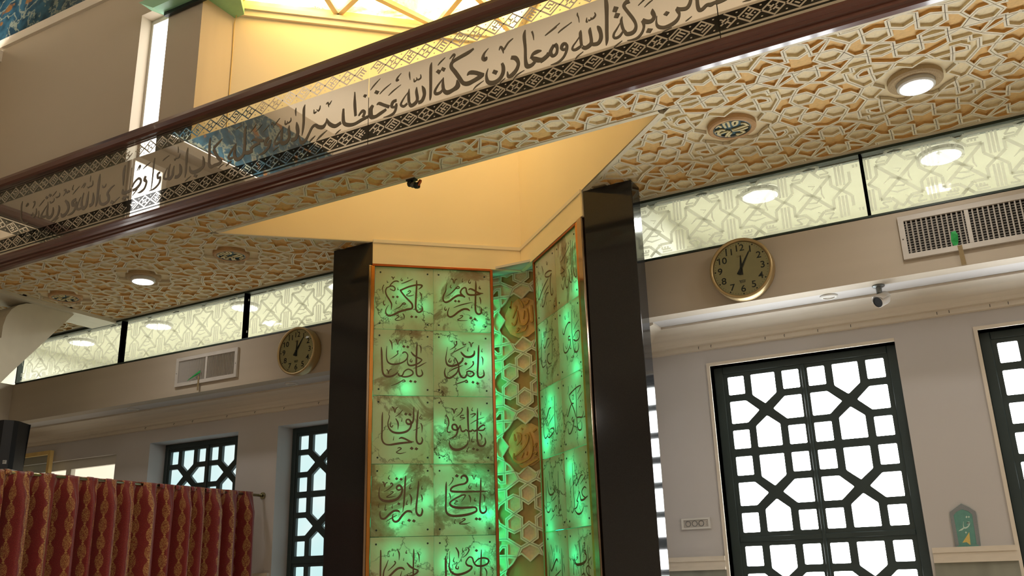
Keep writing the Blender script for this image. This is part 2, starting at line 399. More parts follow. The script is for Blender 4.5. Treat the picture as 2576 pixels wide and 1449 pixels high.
# lettering outlines, millimetres: centre-line strokes 'u,v,width ...' and P polygons
TXT = {
'L0L': '321,398,5.5 321,352,10.2 318,288,10.9 314,200,10.9 318,161,10.8 335,142,10.8 356,149,10.8 367,167,10.1 359,196,3.9/344,303,4.7 357,282,7.8 358,238,2.3/334,325,3.1 355,342,8.6 362,360,9.4 325,362,9.4 264,345,10.2 203,315,10.1 199,307,10.1 234,261,10.1 276,219,10.9 289,195,10.8 284,170,11.6 242,158,12.3 189,140,12.3 145,115,11.5 111,106,10.7 90,121,9.2 86,144,6.9 94,168,4.6 108,192,2.3/203,365,3.1 248,385,7.0 294,409,3.1/252,301,3.9 266,312,6.2 275,306,6.2 262,290,5.4 243,277,5.4 256,269,5.4 279,272,5.4 302,281,2.3/182,378,7.0 172,385,8.6 149,382,7.8 127,363,7.0 112,339,7.0 91,326,7.7 83,298,8.5 92,266,9.2 113,232,9.2 129,201,8.5 129,169,5.4 126,150,2.3/112,339,6.2 135,344,7.8 154,329,7.8 150,308,7.0 131,312,6.2 116,321,5.4/148,154,2.3 189,176,6.2 208,196,6.2 223,213,6.2 236,205,6.2 227,199,5.4 210,207,4.6/167,104,3.8 178,109,6.1 186,101,6.1 171,89,5.4 158,77,5.3 175,71,5.3 209,78,2.3/216,128,4.6 227,106,7.7 224,79,2.3/124,417,4.7 136,414,5.5 139,396,3.1 143,410,4.7 153,419,3.9/205,413,2.3 200,395,5.5 210,391,5.5 212,401,3.9/252,421,3.1 252,409,4.7/93,386,2.3 96,370,5.4 104,374,3.1/70,351,5.4 60,328,5.4 62,301,4.6 66,277,2.3/176,334,2.3 176,316,5.4 184,318,3.1/72,226,2.3 67,206,6.1 76,187,6.1 82,197,3.1/166,230,2.3 162,208,5.4 170,202,3.9/P272,102 282,116 296,106 286,94/P306,102 316,115 330,106 320,93/P130,254 139,267 153,258 144,246/P162,256 171,269 185,260 176,247',
'L0R': '336,417,4.0 337,374,10.4 334,313,10.4 330,212,11.1 333,164,11.9 353,144,11.9 374,155,11.1 379,181,9.5 371,201,4.0/365,284,5.6 372,258,8.0 372,225,2.4/277,339,4.8 293,349,10.4 324,337,11.2 360,316,12.0 395,315,4.0/371,310,12.0 324,300,11.2 281,300,12.0 263,318,10.4 256,354,9.6 234,351,8.8 216,328,9.6 218,304,11.9 249,277,10.3/237,288,13.5 198,291,13.5 159,269,11.9 128,243,11.8 97,230,11.0 78,245,9.4 78,281,7.9 97,322,7.1 100,355,4.8 110,386,2.4/286,168,5.5 267,181,12.6 236,180,12.6 197,158,11.8 158,125,11.0 131,114,10.2 112,127,9.4 112,155,7.0 124,189,3.1/158,189,3.1 205,210,7.1 260,227,6.3 307,239,2.4/97,276,2.4 136,304,6.3 176,346,7.2 195,365,7.2 205,352,7.2 183,346,6.4 174,354,4.8/206,123,4.7 220,129,6.3 229,124,6.3 212,107,5.5 188,92,5.5 212,87,5.5 266,91,2.4/139,422,5.6 153,420,8.0 164,386,4.0 172,415,6.4 188,424,5.6/233,432,2.4 227,405,5.6 237,404,4.0/290,429,2.4 278,404,6.4 290,394,6.4 296,409,4.0/369,377,2.4 362,357,6.4 374,351,5.6 368,363,4.0/141,375,3.2 133,356,6.4 144,349,5.6/281,278,5.6 286,250,2.4/305,219,2.4 299,194,5.5 306,195,3.2/93,196,2.4 87,174,6.3 98,164,6.3 100,180,3.9/P160,241 171,255 185,245 175,232/P187,240 198,254 212,244 202,231/P278,108 290,122 305,112 294,98/P311,101 323,115 338,105 327,91',
'L1L': '328,404,3.8 324,371,9.9 321,275,10.6 321,181,9.7 331,151,9.7 353,149,9.7 368,167,9.0 358,200,3.8/345,387,5.3 356,364,7.6 354,324,2.3/57,365,4.5 60,325,10.4 65,231,9.6 71,171,10.3 92,144,11.1 128,141,11.1 165,158,10.4 183,177,5.9/185,166,8.9 194,148,8.9 216,152,8.2 231,182,7.5 260,200,7.5 290,187,8.2 295,165,9.0 268,147,9.7 231,141,8.9 201,148,7.4/280,335,5.3 297,313,10.6 323,295,9.8 356,280,8.3 360,269,7.5 334,245,9.0 290,229,10.5 264,232,9.7 254,255,6.0 256,297,3.8/99,374,2.3 96,334,6.0 97,285,6.7 108,251,8.9 138,235,10.4 178,238,10.4 215,250,9.0 245,273,8.3 256,304,7.5 244,327,7.5 226,330,8.3 215,318,5.3/297,205,2.2 342,225,6.8 371,242,6.0 398,256,2.3/123,272,2.2 156,294,5.2 181,317,6.0 176,336,6.8 189,337,5.3/117,424,5.3 134,396,8.3 139,347,2.3/160,426,5.3 171,420,7.6 181,386,3.0 188,417,5.3 201,427,4.5/98,194,5.2 109,183,7.4 113,159,3.0 120,187,5.2 137,199,4.5/242,430,2.3 236,407,5.3 246,403,3.8/284,282,3.0 274,263,6.0 286,255,6.0 289,271,4.5/133,70,2.2 173,87,5.9 202,103,5.9 227,117,6.7 238,106,5.9 216,101,4.4/P213,372 223,386 238,376 228,362/P243,369 253,383 268,373 258,359/P300,103 310,117 325,107 315,94/P266,106 277,120 292,110 282,97',
'L1R': '352,403,3.9 349,366,10.9 344,268,10.8 338,180,10.7 347,151,11.5 370,150,10.7 388,169,10.0 383,208,3.9/371,312,4.6 381,289,7.7 378,244,2.3/316,357,6.2 312,326,13.1 285,307,13.9 246,308,13.1 220,331,11.6 210,346,5.4/227,300,11.5 219,273,11.5 185,245,13.8 139,232,13.7 105,243,11.4 94,281,7.6 98,320,5.4 108,380,2.3/166,298,5.4 181,268,9.2 192,238,9.2 195,188,10.7 214,150,11.4 240,147,11.4 256,174,9.9 252,189,6.9/252,189,6.9 272,195,9.9 298,190,10.0 309,171,10.7 286,154,9.9 260,163,7.6/93,218,3.0 84,185,8.3 93,148,11.3 123,139,11.3 153,157,10.6 180,184,9.1 196,230,5.3/114,182,2.3 146,206,7.6 192,226,7.6 226,240,2.3/128,324,2.3 178,353,6.9 247,390,3.1/125,357,2.3 155,376,6.2 179,403,7.0 175,427,7.7 183,419,5.4/245,202,2.3 283,224,6.1 307,252,7.7 303,271,7.7 311,267,4.6/252,411,3.9 244,401,7.0 228,405,6.2 229,424,2.3/271,422,5.4 283,418,7.8 292,383,3.1 298,411,6.2 312,421,4.7/270,383,2.3 262,355,5.4 270,352,3.1/379,376,2.3 372,351,5.4 382,349,3.1/128,294,3.1 116,266,6.9 132,263,6.1 135,278,3.8/149,84,2.3 190,100,6.8 236,116,7.6 251,124,8.4 259,109,7.6 240,109,5.3/184,153,2.3 174,130,5.3 185,123,3.8/P234,250 246,265 261,254 250,240/P288,108 299,122 314,112 303,98/P324,99 335,113 350,103 339,90',
'L2L': '337,397,2.9 332,355,9.5 326,264,10.2 323,180,10.1 336,148,10.8 358,148,10.1 368,173,8.7 361,195,3.6/354,297,5.1 365,271,8.0 363,226,2.2/304,417,3.7 302,384,8.8 301,325,10.2 288,296,12.4 263,289,12.4 248,303,9.4 251,321,8.7 270,321,10.2 284,296,10.9 277,260,10.2 248,234,12.3 198,223,13.0 151,230,11.5 122,258,8.6 114,295,6.5 125,342,5.1 119,360,3.6 126,389,2.2/74,376,2.9 72,334,8.7 72,244,8.6 71,190,9.3 80,158,9.3 102,140,8.6 134,137,10.0/195,180,4.3 213,189,10.1 242,180,10.1 278,162,9.4 305,159,3.6/292,157,9.4 263,155,10.8 199,148,12.2 134,137,10.7/299,242,2.2 325,253,4.4 348,266,2.2/140,417,5.1 156,404,8.0 164,370,2.9 171,401,6.6 189,416,4.4/170,330,5.1 188,295,9.4 187,248,2.2/168,342,2.9 197,364,5.8 222,394,4.4/185,112,3.6 199,117,6.4 213,110,6.4 195,96,5.7 178,83,5.7 206,74,5.7 249,85,2.1/217,335,2.2 213,306,5.1/136,306,2.9 131,277,6.5 143,266,6.5 150,280,4.3/361,363,2.2 346,333,5.9 365,330,4.4 357,344,3.7/159,198,2.2 154,169,5.0/P231,361 242,375 257,365 247,351/P262,358 273,372 288,361 278,348/P274,110 287,125 303,113 292,99/P309,106 321,121 338,110 326,96',
'L2R': '333,414,3.0 331,360,9.8 327,249,9.7 327,175,10.4 341,135,11.8 371,132,11.1 389,157,9.6 384,194,3.7/256,424,6.0 258,389,12.7 258,322,11.2 261,248,9.6 266,193,7.4 269,160,2.9/389,279,6.0 374,286,9.7 348,271,9.7 336,249,8.9 374,249,9.0 389,268,7.5/329,252,10.4 306,241,10.4 291,252,5.9 283,241,10.4 257,241,10.4 242,252,5.9 231,241,10.4 209,241,9.6 198,285,6.7/198,281,7.4 179,251,10.3 149,251,11.1 138,269,11.1 146,288,10.4 168,284,11.1 179,248,11.1 168,211,10.3 145,193,8.8 112,182,2.9/115,174,3.7 119,138,9.5 141,109,14.6 181,102,14.6 222,117,12.5 252,146,8.8 256,175,3.7/91,363,5.2 109,328,8.9 113,291,7.4 101,254,5.9 105,233,7.3 127,231,5.9/132,408,5.2 147,399,8.2 154,369,3.0 162,399,6.7 179,410,4.5/167,345,2.2 199,370,6.0 218,400,6.7 211,414,6.7/229,359,5.2 206,355,6.7 202,340,6.0 236,340,5.2 195,318,2.2/276,363,3.7 301,371,7.5 316,367,7.5 285,341,3.0/277,295,3.0 322,323,5.2 383,346,2.3/296,419,2.3 288,397,5.3 299,393,4.5/358,386,2.3 355,360,4.5/147,347,3.0 146,321,6.7 158,325,5.2/85,324,2.2 83,298,5.2 94,297,4.4/356,316,2.2 352,297,5.2 363,301,3.7/343,227,5.2 360,205,8.2 359,175,2.2/294,204,2.2 284,164,6.6 305,164,5.2/263,124,3.7 248,99,5.9 248,84,8.8/P284,108 295,121 309,111 299,98/P313,100 324,113 339,104 328,91',
'L3L': '340,386,4.5 338,345,9.7 331,272,9.6 323,181,11.0 335,148,12.5 357,144,11.8 368,173,10.3 363,195,3.7/357,290,4.5 366,268,7.4 364,237,2.2/247,424,4.5 244,390,9.7 239,291,9.6 234,218,8.8 227,166,2.2/276,294,5.2 289,261,9.6 284,212,2.2/63,347,2.9 57,307,6.6 61,271,9.5 89,249,13.9 137,245,14.7 185,259,14.0 214,291,11.8 222,328,11.8 206,354,11.9 188,350,11.1 182,332,8.9 199,321,9.6 214,328,7.4/206,166,5.1 193,177,11.0 164,176,11.7 134,155,11.6 102,126,10.9 76,127,10.1 66,152,7.2 68,177,3.6/295,158,5.1 282,172,11.8 253,171,11.7 223,143,11.7 194,107,12.4 168,104,10.9 155,126,8.7 160,158,2.9/109,103,2.2 146,126,5.8 186,147,3.6/92,311,2.2 125,329,5.9 154,358,7.4 143,372,7.4 139,361,5.9/79,380,5.2 91,373,8.1 97,343,2.9 104,369,5.9 118,376,4.4/136,307,3.7 151,312,5.9 157,305,5.9 133,288,5.9 111,274,5.9 137,272,5.9 177,281,2.2/133,428,2.2 122,406,5.9 135,398,5.2/292,412,2.2 285,386,5.2 294,384,3.7/366,353,2.2 361,327,6.0 372,330,3.7/283,361,3.0 274,331,6.7 291,335,5.2/61,235,2.2 54,206,5.1 62,204,2.9/156,223,2.2 150,198,5.1 158,198,2.9/106,223,2.9 101,184,6.6 114,187,5.1/261,251,3.0 252,222,5.9 263,222,4.4/135,101,2.2 128,85,5.1/231,107,2.2 222,87,5.8 229,89,2.9/P169,400 180,413 194,403 184,390/P201,396 211,409 226,399 216,387/P186,224 196,237 211,227 201,215/P259,108 271,122 287,111 276,97/P293,104 305,118 321,106 310,93',
'L3R': '348,406,3.8 347,368,9.2 344,286,9.1 337,205,9.8 342,164,11.3 363,153,11.3 384,171,9.8 381,204,3.8/365,284,4.6 375,264,7.6 370,230,2.3/204,399,9.1 204,414,9.9 224,422,13.0 243,410,13.0 247,384,13.0 227,364,10.6 181,355,9.9 138,340,10.6 123,318,10.6 142,308,12.1 203,306,11.3 280,307,9.9 358,307,9.2 399,308,2.3/92,379,3.0 90,344,10.6 88,252,9.7 87,186,11.2 98,153,12.6 133,137,14.1 193,137,14.2 259,147,13.5 305,164,11.3 313,179,9.8 302,194,9.8 259,194,12.8 194,192,13.5 141,200,13.5 118,218,11.2 122,236,9.0 157,258,9.0 203,280,9.1 230,283,7.6 226,269,6.8 202,234,2.3/108,348,2.3 131,373,5.3 143,400,6.1 135,407,6.1/278,423,4.6 288,418,6.9 297,393,3.1 304,414,5.4 315,425,3.8/255,283,5.3 268,261,8.3 268,228,2.3/111,297,4.5 120,277,6.0 121,253,2.3/156,238,3.0 164,243,4.5 172,238,4.5 150,225,4.5 164,219,3.8 181,221,1.9/201,111,3.7 220,116,6.7 227,109,6.7 201,93,6.0 185,82,5.9 219,78,6.0 265,88,1.9/270,365,2.3 256,339,6.1 269,328,6.1 275,346,3.8/318,372,2.3 312,346,5.3 320,342,3.1/381,380,1.9 374,349,4.6/305,264,2.3 297,242,6.1 312,240,5.3/157,115,2.2 147,90,5.2 157,82,5.2/P154,418 168,434 185,421 173,407/P296,111 308,125 324,114 312,101/P321,109 333,123 349,112 337,99',
'L4L': '307,421,3.6 307,389,8.7 305,318,8.7 304,248,8.6 304,178,8.6 314,154,9.3 339,156,7.9 343,184,2.9/333,399,4.4 344,374,7.3 346,328,2.2/75,419,5.7 76,377,9.3 76,248,9.2 79,185,9.2 99,157,9.2 139,152,9.2/259,330,5.0 280,305,10.8 309,287,8.6 335,277,7.9 335,265,8.6 309,248,9.3 276,238,8.6 258,249,4.3/243,281,5.7 228,294,10.8 199,293,11.5 170,273,11.4 138,242,10.7 116,229,8.5 98,237,7.1/126,278,2.8 159,305,5.7 179,329,7.2 171,343,7.2/192,420,5.1 205,391,7.9 204,347,2.2/129,351,2.9 115,313,6.4 101,282,7.1 96,247,7.8 102,219,7.1/257,413,2.9 252,394,6.5 261,395,5.1/165,396,2.2 162,375,5.0/339,317,2.9 333,300,5.0 342,305,4.3/237,362,2.2 235,343,4.3/125,383,2.9 128,404,5.0 141,412,5.0/225,275,2.1 216,244,5.7 214,216,4.3/P265,136 275,148 289,138 280,127/P290,132 301,144 315,134 305,123',
'L4R': '343,406,3.7 340,360,8.2 337,288,8.1 334,225,8.1 333,164,8.8 347,135,9.5 374,145,8.8 375,177,2.9/84,368,4.4 84,330,12.4 85,232,11.6 88,178,10.8 110,153,10.8 155,148,9.4/294,318,5.9 321,342,8.2 359,348,9.7 390,337,9.7 389,312,9.6 354,295,10.4 308,296,10.3 286,318,8.9 275,350,8.1 252,355,7.4 229,323,8.1 240,301,10.3 270,290,11.0 259,269,11.0 217,248,12.4 164,239,13.1 126,255,10.9 108,290,8.0 112,333,5.9 110,369,3.7 114,399,2.2/156,425,5.9 175,392,9.6 176,349,2.2/203,352,2.2 233,373,5.9 253,405,7.4 244,418,7.4/208,422,2.2 205,402,5.2 213,400,3.0/146,359,2.2 138,332,6.6 148,327,4.4/166,314,2.9 155,286,8.0 172,278,6.6 174,296,4.4/363,280,5.2 378,255,7.4 376,224,3.7/293,261,2.2 290,236,5.1/P293,398 305,411 319,401 309,389/P270,122 281,134 296,124 285,112/P296,119 307,131 322,121 311,110',
'R0L': '334,324,4.4 276,343,8.9 208,342,9.0 212,317,7.5 283,298,7.4 326,308,7.3 305,286,7.4 294,243,8.8 298,172,8.8 313,144,8.7 338,155,7.2 330,194,3.6/257,288,5.9 194,265,9.0 114,224,9.1 59,183,9.2 45,226,6.2 64,292,3.9/263,234,3.7 200,211,7.5 160,191,3.8/257,180,5.9 209,185,7.5 180,142,9.0 139,107,9.0 116,124,6.0 128,177,3.8/143,426,4.6 163,381,6.1 160,357,3.0/237,432,4.5 246,401,6.0 266,418,3.7/108,345,4.6 113,325,6.1/140,292,3.8 138,269,4.6/98,253,4.6 97,239,6.1/202,126,3.7 202,103,4.5/87,146,3.8 84,123,6.1/P276,111 286,114 294,106 284,103/P350,87 359,90 368,81 358,78',
'R0R': '326,415,3.4 320,327,6.1 314,240,6.7 327,174,7.3 349,140,8.0 370,146,6.6 366,191,2.7/295,430,3.4 292,337,6.1 288,249,6.1 293,158,6.0 308,114,2.7/233,236,3.4 244,197,6.1 248,146,8.1 278,124,6.7 288,160,4.0 271,237,2.7/164,218,3.5 170,172,6.2 180,119,8.2 212,113,6.8 223,159,4.1/97,168,3.5 124,119,8.3 152,159,6.9 168,199,3.5 136,210,5.6 122,187,5.6/275,401,2.7 199,365,6.3 100,331,3.5/151,428,4.9 152,391,2.8/359,300,4.0 368,265,4.7 359,242,2.0/185,338,2.8 163,300,4.9/216,323,5.5 229,296,5.5 202,296,4.2/90,250,5.6 129,244,7.0 163,250,5.6 122,282,5.6 134,292,4.2/183,417,4.2 195,399,4.2 218,425,3.5/263,347,3.4 267,334,4.8/252,433,2.8 260,411,4.1/357,367,2.7 357,345,4.0/P326,110 335,113 342,105 333,102/P347,112 356,115 363,107 354,104',
'R1L': '291,417,3.9 280,317,6.2 275,220,6.2 257,176,6.2/74,420,4.1 70,319,6.5 59,222,7.3 79,162,8.0 139,164,6.4/128,186,6.4 143,202,6.4 154,175,6.3/225,232,6.3 186,227,9.5 175,190,9.5 216,156,9.4 255,157,4.7/231,344,6.3 192,344,9.5 155,303,8.0 127,295,8.0 111,329,4.0/261,321,2.4 220,302,4.7 179,285,3.2/175,428,4.8 181,397,4.8/128,421,4.1 118,388,4.1/246,419,4.7 246,394,3.9/139,278,4.0 136,258,6.4/161,124,4.7 179,115,4.7 152,102,4.7 183,88,3.9 212,94,2.3/142,372,3.2 120,347,3.2/P310,319 318,322 326,315 317,312',
'R1R': '256,440,3.6 249,362,5.8 240,271,6.5 252,184,7.1 269,139,8.5 312,128,8.4 338,154,6.3 330,183,2.8/257,225,7.1 300,205,8.5 350,210,8.4 366,243,8.4 347,266,7.0 296,261,5.7 259,238,5.7/222,355,7.3 182,362,8.8 131,337,8.9 103,302,8.9 81,317,6.0 91,348,3.0/204,261,7.2 175,264,7.3 178,240,7.3 207,237,7.2 196,198,8.7 146,168,8.7 99,170,8.8 79,204,5.9 78,246,3.0/367,338,2.8 314,316,5.7 271,291,2.9/288,426,4.3 296,396,5.7 289,367,2.9/125,430,4.5 136,398,4.5 154,426,3.7/186,398,5.9 197,438,4.4/335,375,4.3 337,361,5.7/357,300,2.8 355,287,4.9/116,213,4.4 137,189,4.4 163,216,2.9/131,144,5.8 138,105,2.9 153,134,3.6/289,170,3.5 282,154,5.7/P194,178 206,182 215,172 204,168/P209,112 220,116 230,107 218,102/P237,108 248,112 258,103 246,98',
'R2L': '278,412,4.0 277,353,6.3 269,257,7.0 272,170,7.8 294,138,7.7 315,158,6.2 307,193,3.1/46,345,4.1 51,269,6.6 49,185,7.3 71,142,8.9 113,150,7.2 134,167,4.0/230,200,4.7 246,169,7.8 185,144,8.7 144,136,7.2 113,155,4.8/170,190,4.8 216,193,7.1 240,175,4.7/207,341,6.4 167,334,8.8 121,287,8.9 93,277,8.1 84,318,4.1/259,283,3.1 197,255,6.4 141,225,3.2/300,300,4.7 310,274,4.7 303,249,2.3/123,422,4.9 134,379,3.2/222,413,4.8 229,387,3.2 242,414,3.2/167,398,4.0 170,383,4.8/247,344,3.2 245,327,4.7/306,353,3.9 304,334,5.5/169,299,4.0 180,277,4.0 159,266,4.8/P241,102 252,107 261,99 250,95/P266,101 277,106 286,98 276,93/P196,104 207,109 216,101 205,96/P103,100 114,105 124,97 113,93',
'R2R': '259,417,3.6 253,330,5.8 247,238,6.5 248,156,7.1 265,112,8.5 309,105,8.4 324,134,6.3 316,158,2.8/241,194,5.7 286,190,7.1 330,183,7.0 355,201,5.6 358,219,2.8/278,348,3.6 322,376,5.7 336,392,5.7 267,392,7.2 158,371,8.9 139,356,5.9 163,314,8.8 203,260,8.7 236,199,5.7/208,296,7.3 173,298,7.3 133,268,8.9 98,227,7.4 82,244,6.0 93,280,3.0/185,208,6.5 166,197,7.3 181,176,7.3 200,191,7.2 183,148,8.7 137,109,8.8 102,110,7.4 94,144,5.9/358,346,2.8 316,327,5.7 273,307,2.9/186,352,3.7 215,351,5.1 194,327,4.4 217,325,2.9/130,429,4.5 132,400,4.5 111,376,3.0/189,422,4.4 198,401,3.7/357,296,2.8 357,282,4.2/P313,293 323,297 331,290 322,285/P293,258 301,262 309,255 300,251/P326,252 334,256 342,249 333,245/P207,140 217,145 227,137 216,132/P209,103 218,107 227,100 217,96',
'R3L': '283,392,3.5 279,311,6.3 267,206,6.2 270,142,6.9 298,132,6.8 308,169,3.4/49,374,3.7 46,290,6.6 42,203,6.5 47,142,7.2 88,130,8.6 121,154,5.7/138,152,5.7 159,129,7.0 190,140,6.3 209,160,7.0 233,162,6.9 230,141,6.2/83,348,3.6 83,296,6.5 114,249,10.0 173,248,9.9 217,274,6.3 224,334,2.8/241,234,2.8 192,212,6.3 144,199,2.8/114,411,5.1 127,383,5.1 125,344,2.2/199,423,4.3 196,397,3.6 155,349,2.1/155,398,4.3 153,385,5.7/126,305,3.6 135,282,5.7 155,297,2.9/180,107,6.3 155,92,4.9 111,73,2.8/P179,325 188,330 197,323 187,319/P63,199 72,204 81,198 71,194/P93,197 102,201 110,195 101,191/P216,100 226,105 234,99 225,94/P244,94 254,99 262,93 253,88',
'R3R': '132,417,3.3 131,326,5.9 134,223,5.9 134,138,5.8 97,97,6.5 83,110,5.2/132,122,5.2 150,101,6.4 189,82,10.2 240,86,8.8 274,112,6.3 273,143,3.1/343,181,4.9 302,168,10.0 251,165,10.1 234,194,7.6 227,219,7.6 191,178,7.7 179,167,9.0 199,157,7.7 174,127,7.7 131,118,5.2/340,232,5.0 311,243,7.5 269,223,7.6 275,195,7.6 322,175,6.2 358,183,3.7/297,320,5.1 261,320,7.7 216,289,7.7 181,264,7.8 173,281,5.2 189,324,2.6/346,315,2.5 298,292,5.7 244,266,2.5/164,417,4.6 171,387,3.9 167,355,2.0/199,360,4.5 209,399,1.9/251,398,3.9 260,373,3.2 277,403,2.6/222,333,3.9 233,360,5.1/318,366,3.2 320,346,5.0/99,321,3.3 80,303,4.0 83,240,2.6/216,136,2.5 218,110,5.1/157,234,3.2 156,213,4.5/P329,269 341,275 351,267 339,261/P296,124 306,129 315,122 305,117/P325,121 336,127 344,120 334,115',
'R4L': '284,387,3.2 286,343,7.3 285,282,7.2 279,209,7.2 275,148,7.2/46,370,3.4 51,324,7.7 51,261,7.6 46,186,7.6/213,298,6.6 194,318,11.5 158,299,11.6 119,265,11.7 88,245,10.9 73,266,7.6 87,323,3.4/261,248,3.2 211,229,7.3 154,210,5.8/309,288,3.2 319,261,6.4 318,230,2.0/94,417,5.1 114,378,6.7 121,340,2.1/185,411,5.0 199,385,5.0 200,363,2.5 219,409,4.1/148,392,4.2 145,369,7.5/161,356,4.2 146,322,5.0 114,288,2.1/250,383,2.5 250,356,4.9/255,317,3.3 252,287,6.5/312,342,3.2 313,322,4.8/179,271,3.3 178,242,7.4/76,382,2.1 76,354,4.2',
'R4R': '312,390,3.7 309,330,6.6 313,273,6.6 310,205,6.5 305,148,6.5/183,417,6.8 187,381,9.1 187,310,7.5 190,240,6.7 183,183,6.0/66,330,3.9 79,289,6.2 70,242,5.4 73,214,7.7/92,341,3.1 97,305,6.1 119,279,13.0 167,276,13.6 235,284,13.4 279,303,9.6 286,331,9.6 267,340,9.6 256,352,8.2 269,361,8.2 282,342,7.4/357,319,2.9 326,302,5.8 285,278,2.9/342,247,5.8 309,266,6.6 279,255,8.8 276,232,8.1 302,209,8.0 336,207,4.3/336,377,4.4 337,341,1.8/110,402,5.4 126,385,4.6 126,361,2.3 138,401,3.8/232,393,5.2 232,374,5.2 198,326,2.3/139,342,2.3 138,309,7.6/354,295,2.2 353,270,4.3/121,248,1.9 119,213,4.6/202,212,7.4 233,221,8.9 248,205,7.4 217,194,7.4/P248,404 261,411 272,403 259,396',
'B6': '-1520,598,16.4 -1518,548,24.8 -1521,481,21.4 -1527,381,20.6 -1530,322,18.0 -1537,292,3.2/-1582,434,6.5 -1572,416,23.4 -1563,377,22.7 -1566,344,24.5 -1583,323,25.2 -1606,324,23.3 -1625,332,19.5/-1623,439,4.9 -1628,420,19.7 -1625,385,18.9 -1623,346,20.8 -1635,327,27.3 -1661,319,25.4 -1680,332,19.6/-1681,442,4.0 -1686,426,18.2 -1686,385,18.1 -1684,340,16.4/-1690,407,5.0 -1713,380,7.9 -1735,357,9.9 -1741,337,13.9 -1725,328,17.1 -1704,332,19.0 -1686,341,14.8/-1592,527,4.9 -1588,509,9.9 -1599,495,11.5 -1614,492,9.9 -1615,504,3.3/-1617,489,7.2 -1630,487,8.2 -1631,496,3.3/-1637,484,9.2 -1645,484,9.3 -1644,497,7.3 -1640,510,2.6/-1696,563,4.0 -1698,548,9.4 -1691,525,6.7 -1690,495,2.7/-1908,484,2.7 -1886,495,8.9 -1810,535,4.7/-1825,471,2.7 -1806,485,8.8 -1735,514,4.0/-1727,266,2.6 -1712,282,7.9 -1675,300,3.3/-1778,385,16.7 -1797,389,22.1 -1808,368,20.0 -1796,352,16.7 -1779,355,16.6/-1781,390,13.3 -1774,367,18.3 -1781,332,15.9 -1802,301,15.3 -1836,282,13.3 -1882,281,2.0/-1846,409,16.8 -1840,393,23.5 -1835,370,16.8 -1843,342,18.7 -1866,334,20.1 -1879,361,23.6 -1869,385,20.2 -1853,404,20.2/-1879,361,20.2 -1899,347,27.0 -1923,334,28.4 -1947,325,28.5/-1382,529,35.2 -1406,521,23.8 -1415,501,19.9 -1394,456,19.8 -1367,402,19.6 -1355,361,16.3 -1363,331,22.6 -1385,319,26.4 -1413,325,23.4 -1423,349,15.8/-1430,442,3.8 -1438,418,16.0 -1434,376,17.5 -1424,339,17.4/-1443,409,4.8 -1468,374,9.6 -1485,353,12.8 -1489,331,14.7 -1475,320,16.5 -1453,325,15.9 -1432,348,9.5/-1494,260,2.5 -1481,272,7.6 -1441,291,3.2/-1253,428,4.7 -1254,405,24.9 -1248,376,21.7 -1264,356,24.8 -1291,359,26.2 -1317,378,26.3/-1314,374,21.9 -1311,333,14.0 -1329,296,15.6 -1361,277,14.0 -1413,282,1.9/-1334,478,2.5 -1305,497,7.6 -1289,505,3.2/-1299,455,2.5 -1270,474,7.5 -1248,483,3.1/P-1289,317 -1261,305 -1278,284 -1302,295/P-1473,525 -1447,509 -1463,482 -1486,493/P-1467,480 -1441,466 -1456,441 -1480,452',
'B7': '-1232,376,2.2 -1239,337,11.0 -1230,307,20.3 -1199,291,20.2 -1157,294,22.8 -1124,311,20.1 -1109,338,13.6 -1114,363,21.8 -1118,382,19.1/-1123,381,24.6 -1101,370,22.8 -1067,364,22.7 -1047,385,20.0 -1037,417,16.2/-1216,260,2.2 -1196,269,6.5 -1156,276,2.2/-1080,287,2.1 -1066,293,6.4 -1042,306,2.1/-1004,405,18.8 -1006,364,19.8 -1001,331,22.4 -984,327,21.3 -957,344,19.7 -937,339,24.9 -916,343,19.5 -902,341,24.8 -877,340,19.4 -849,341,10.5/-773,295,2.1 -754,295,8.7 -734,293,8.7 -719,299,7.7/P-1178,386 -1160,373 -1178,356 -1197,370',
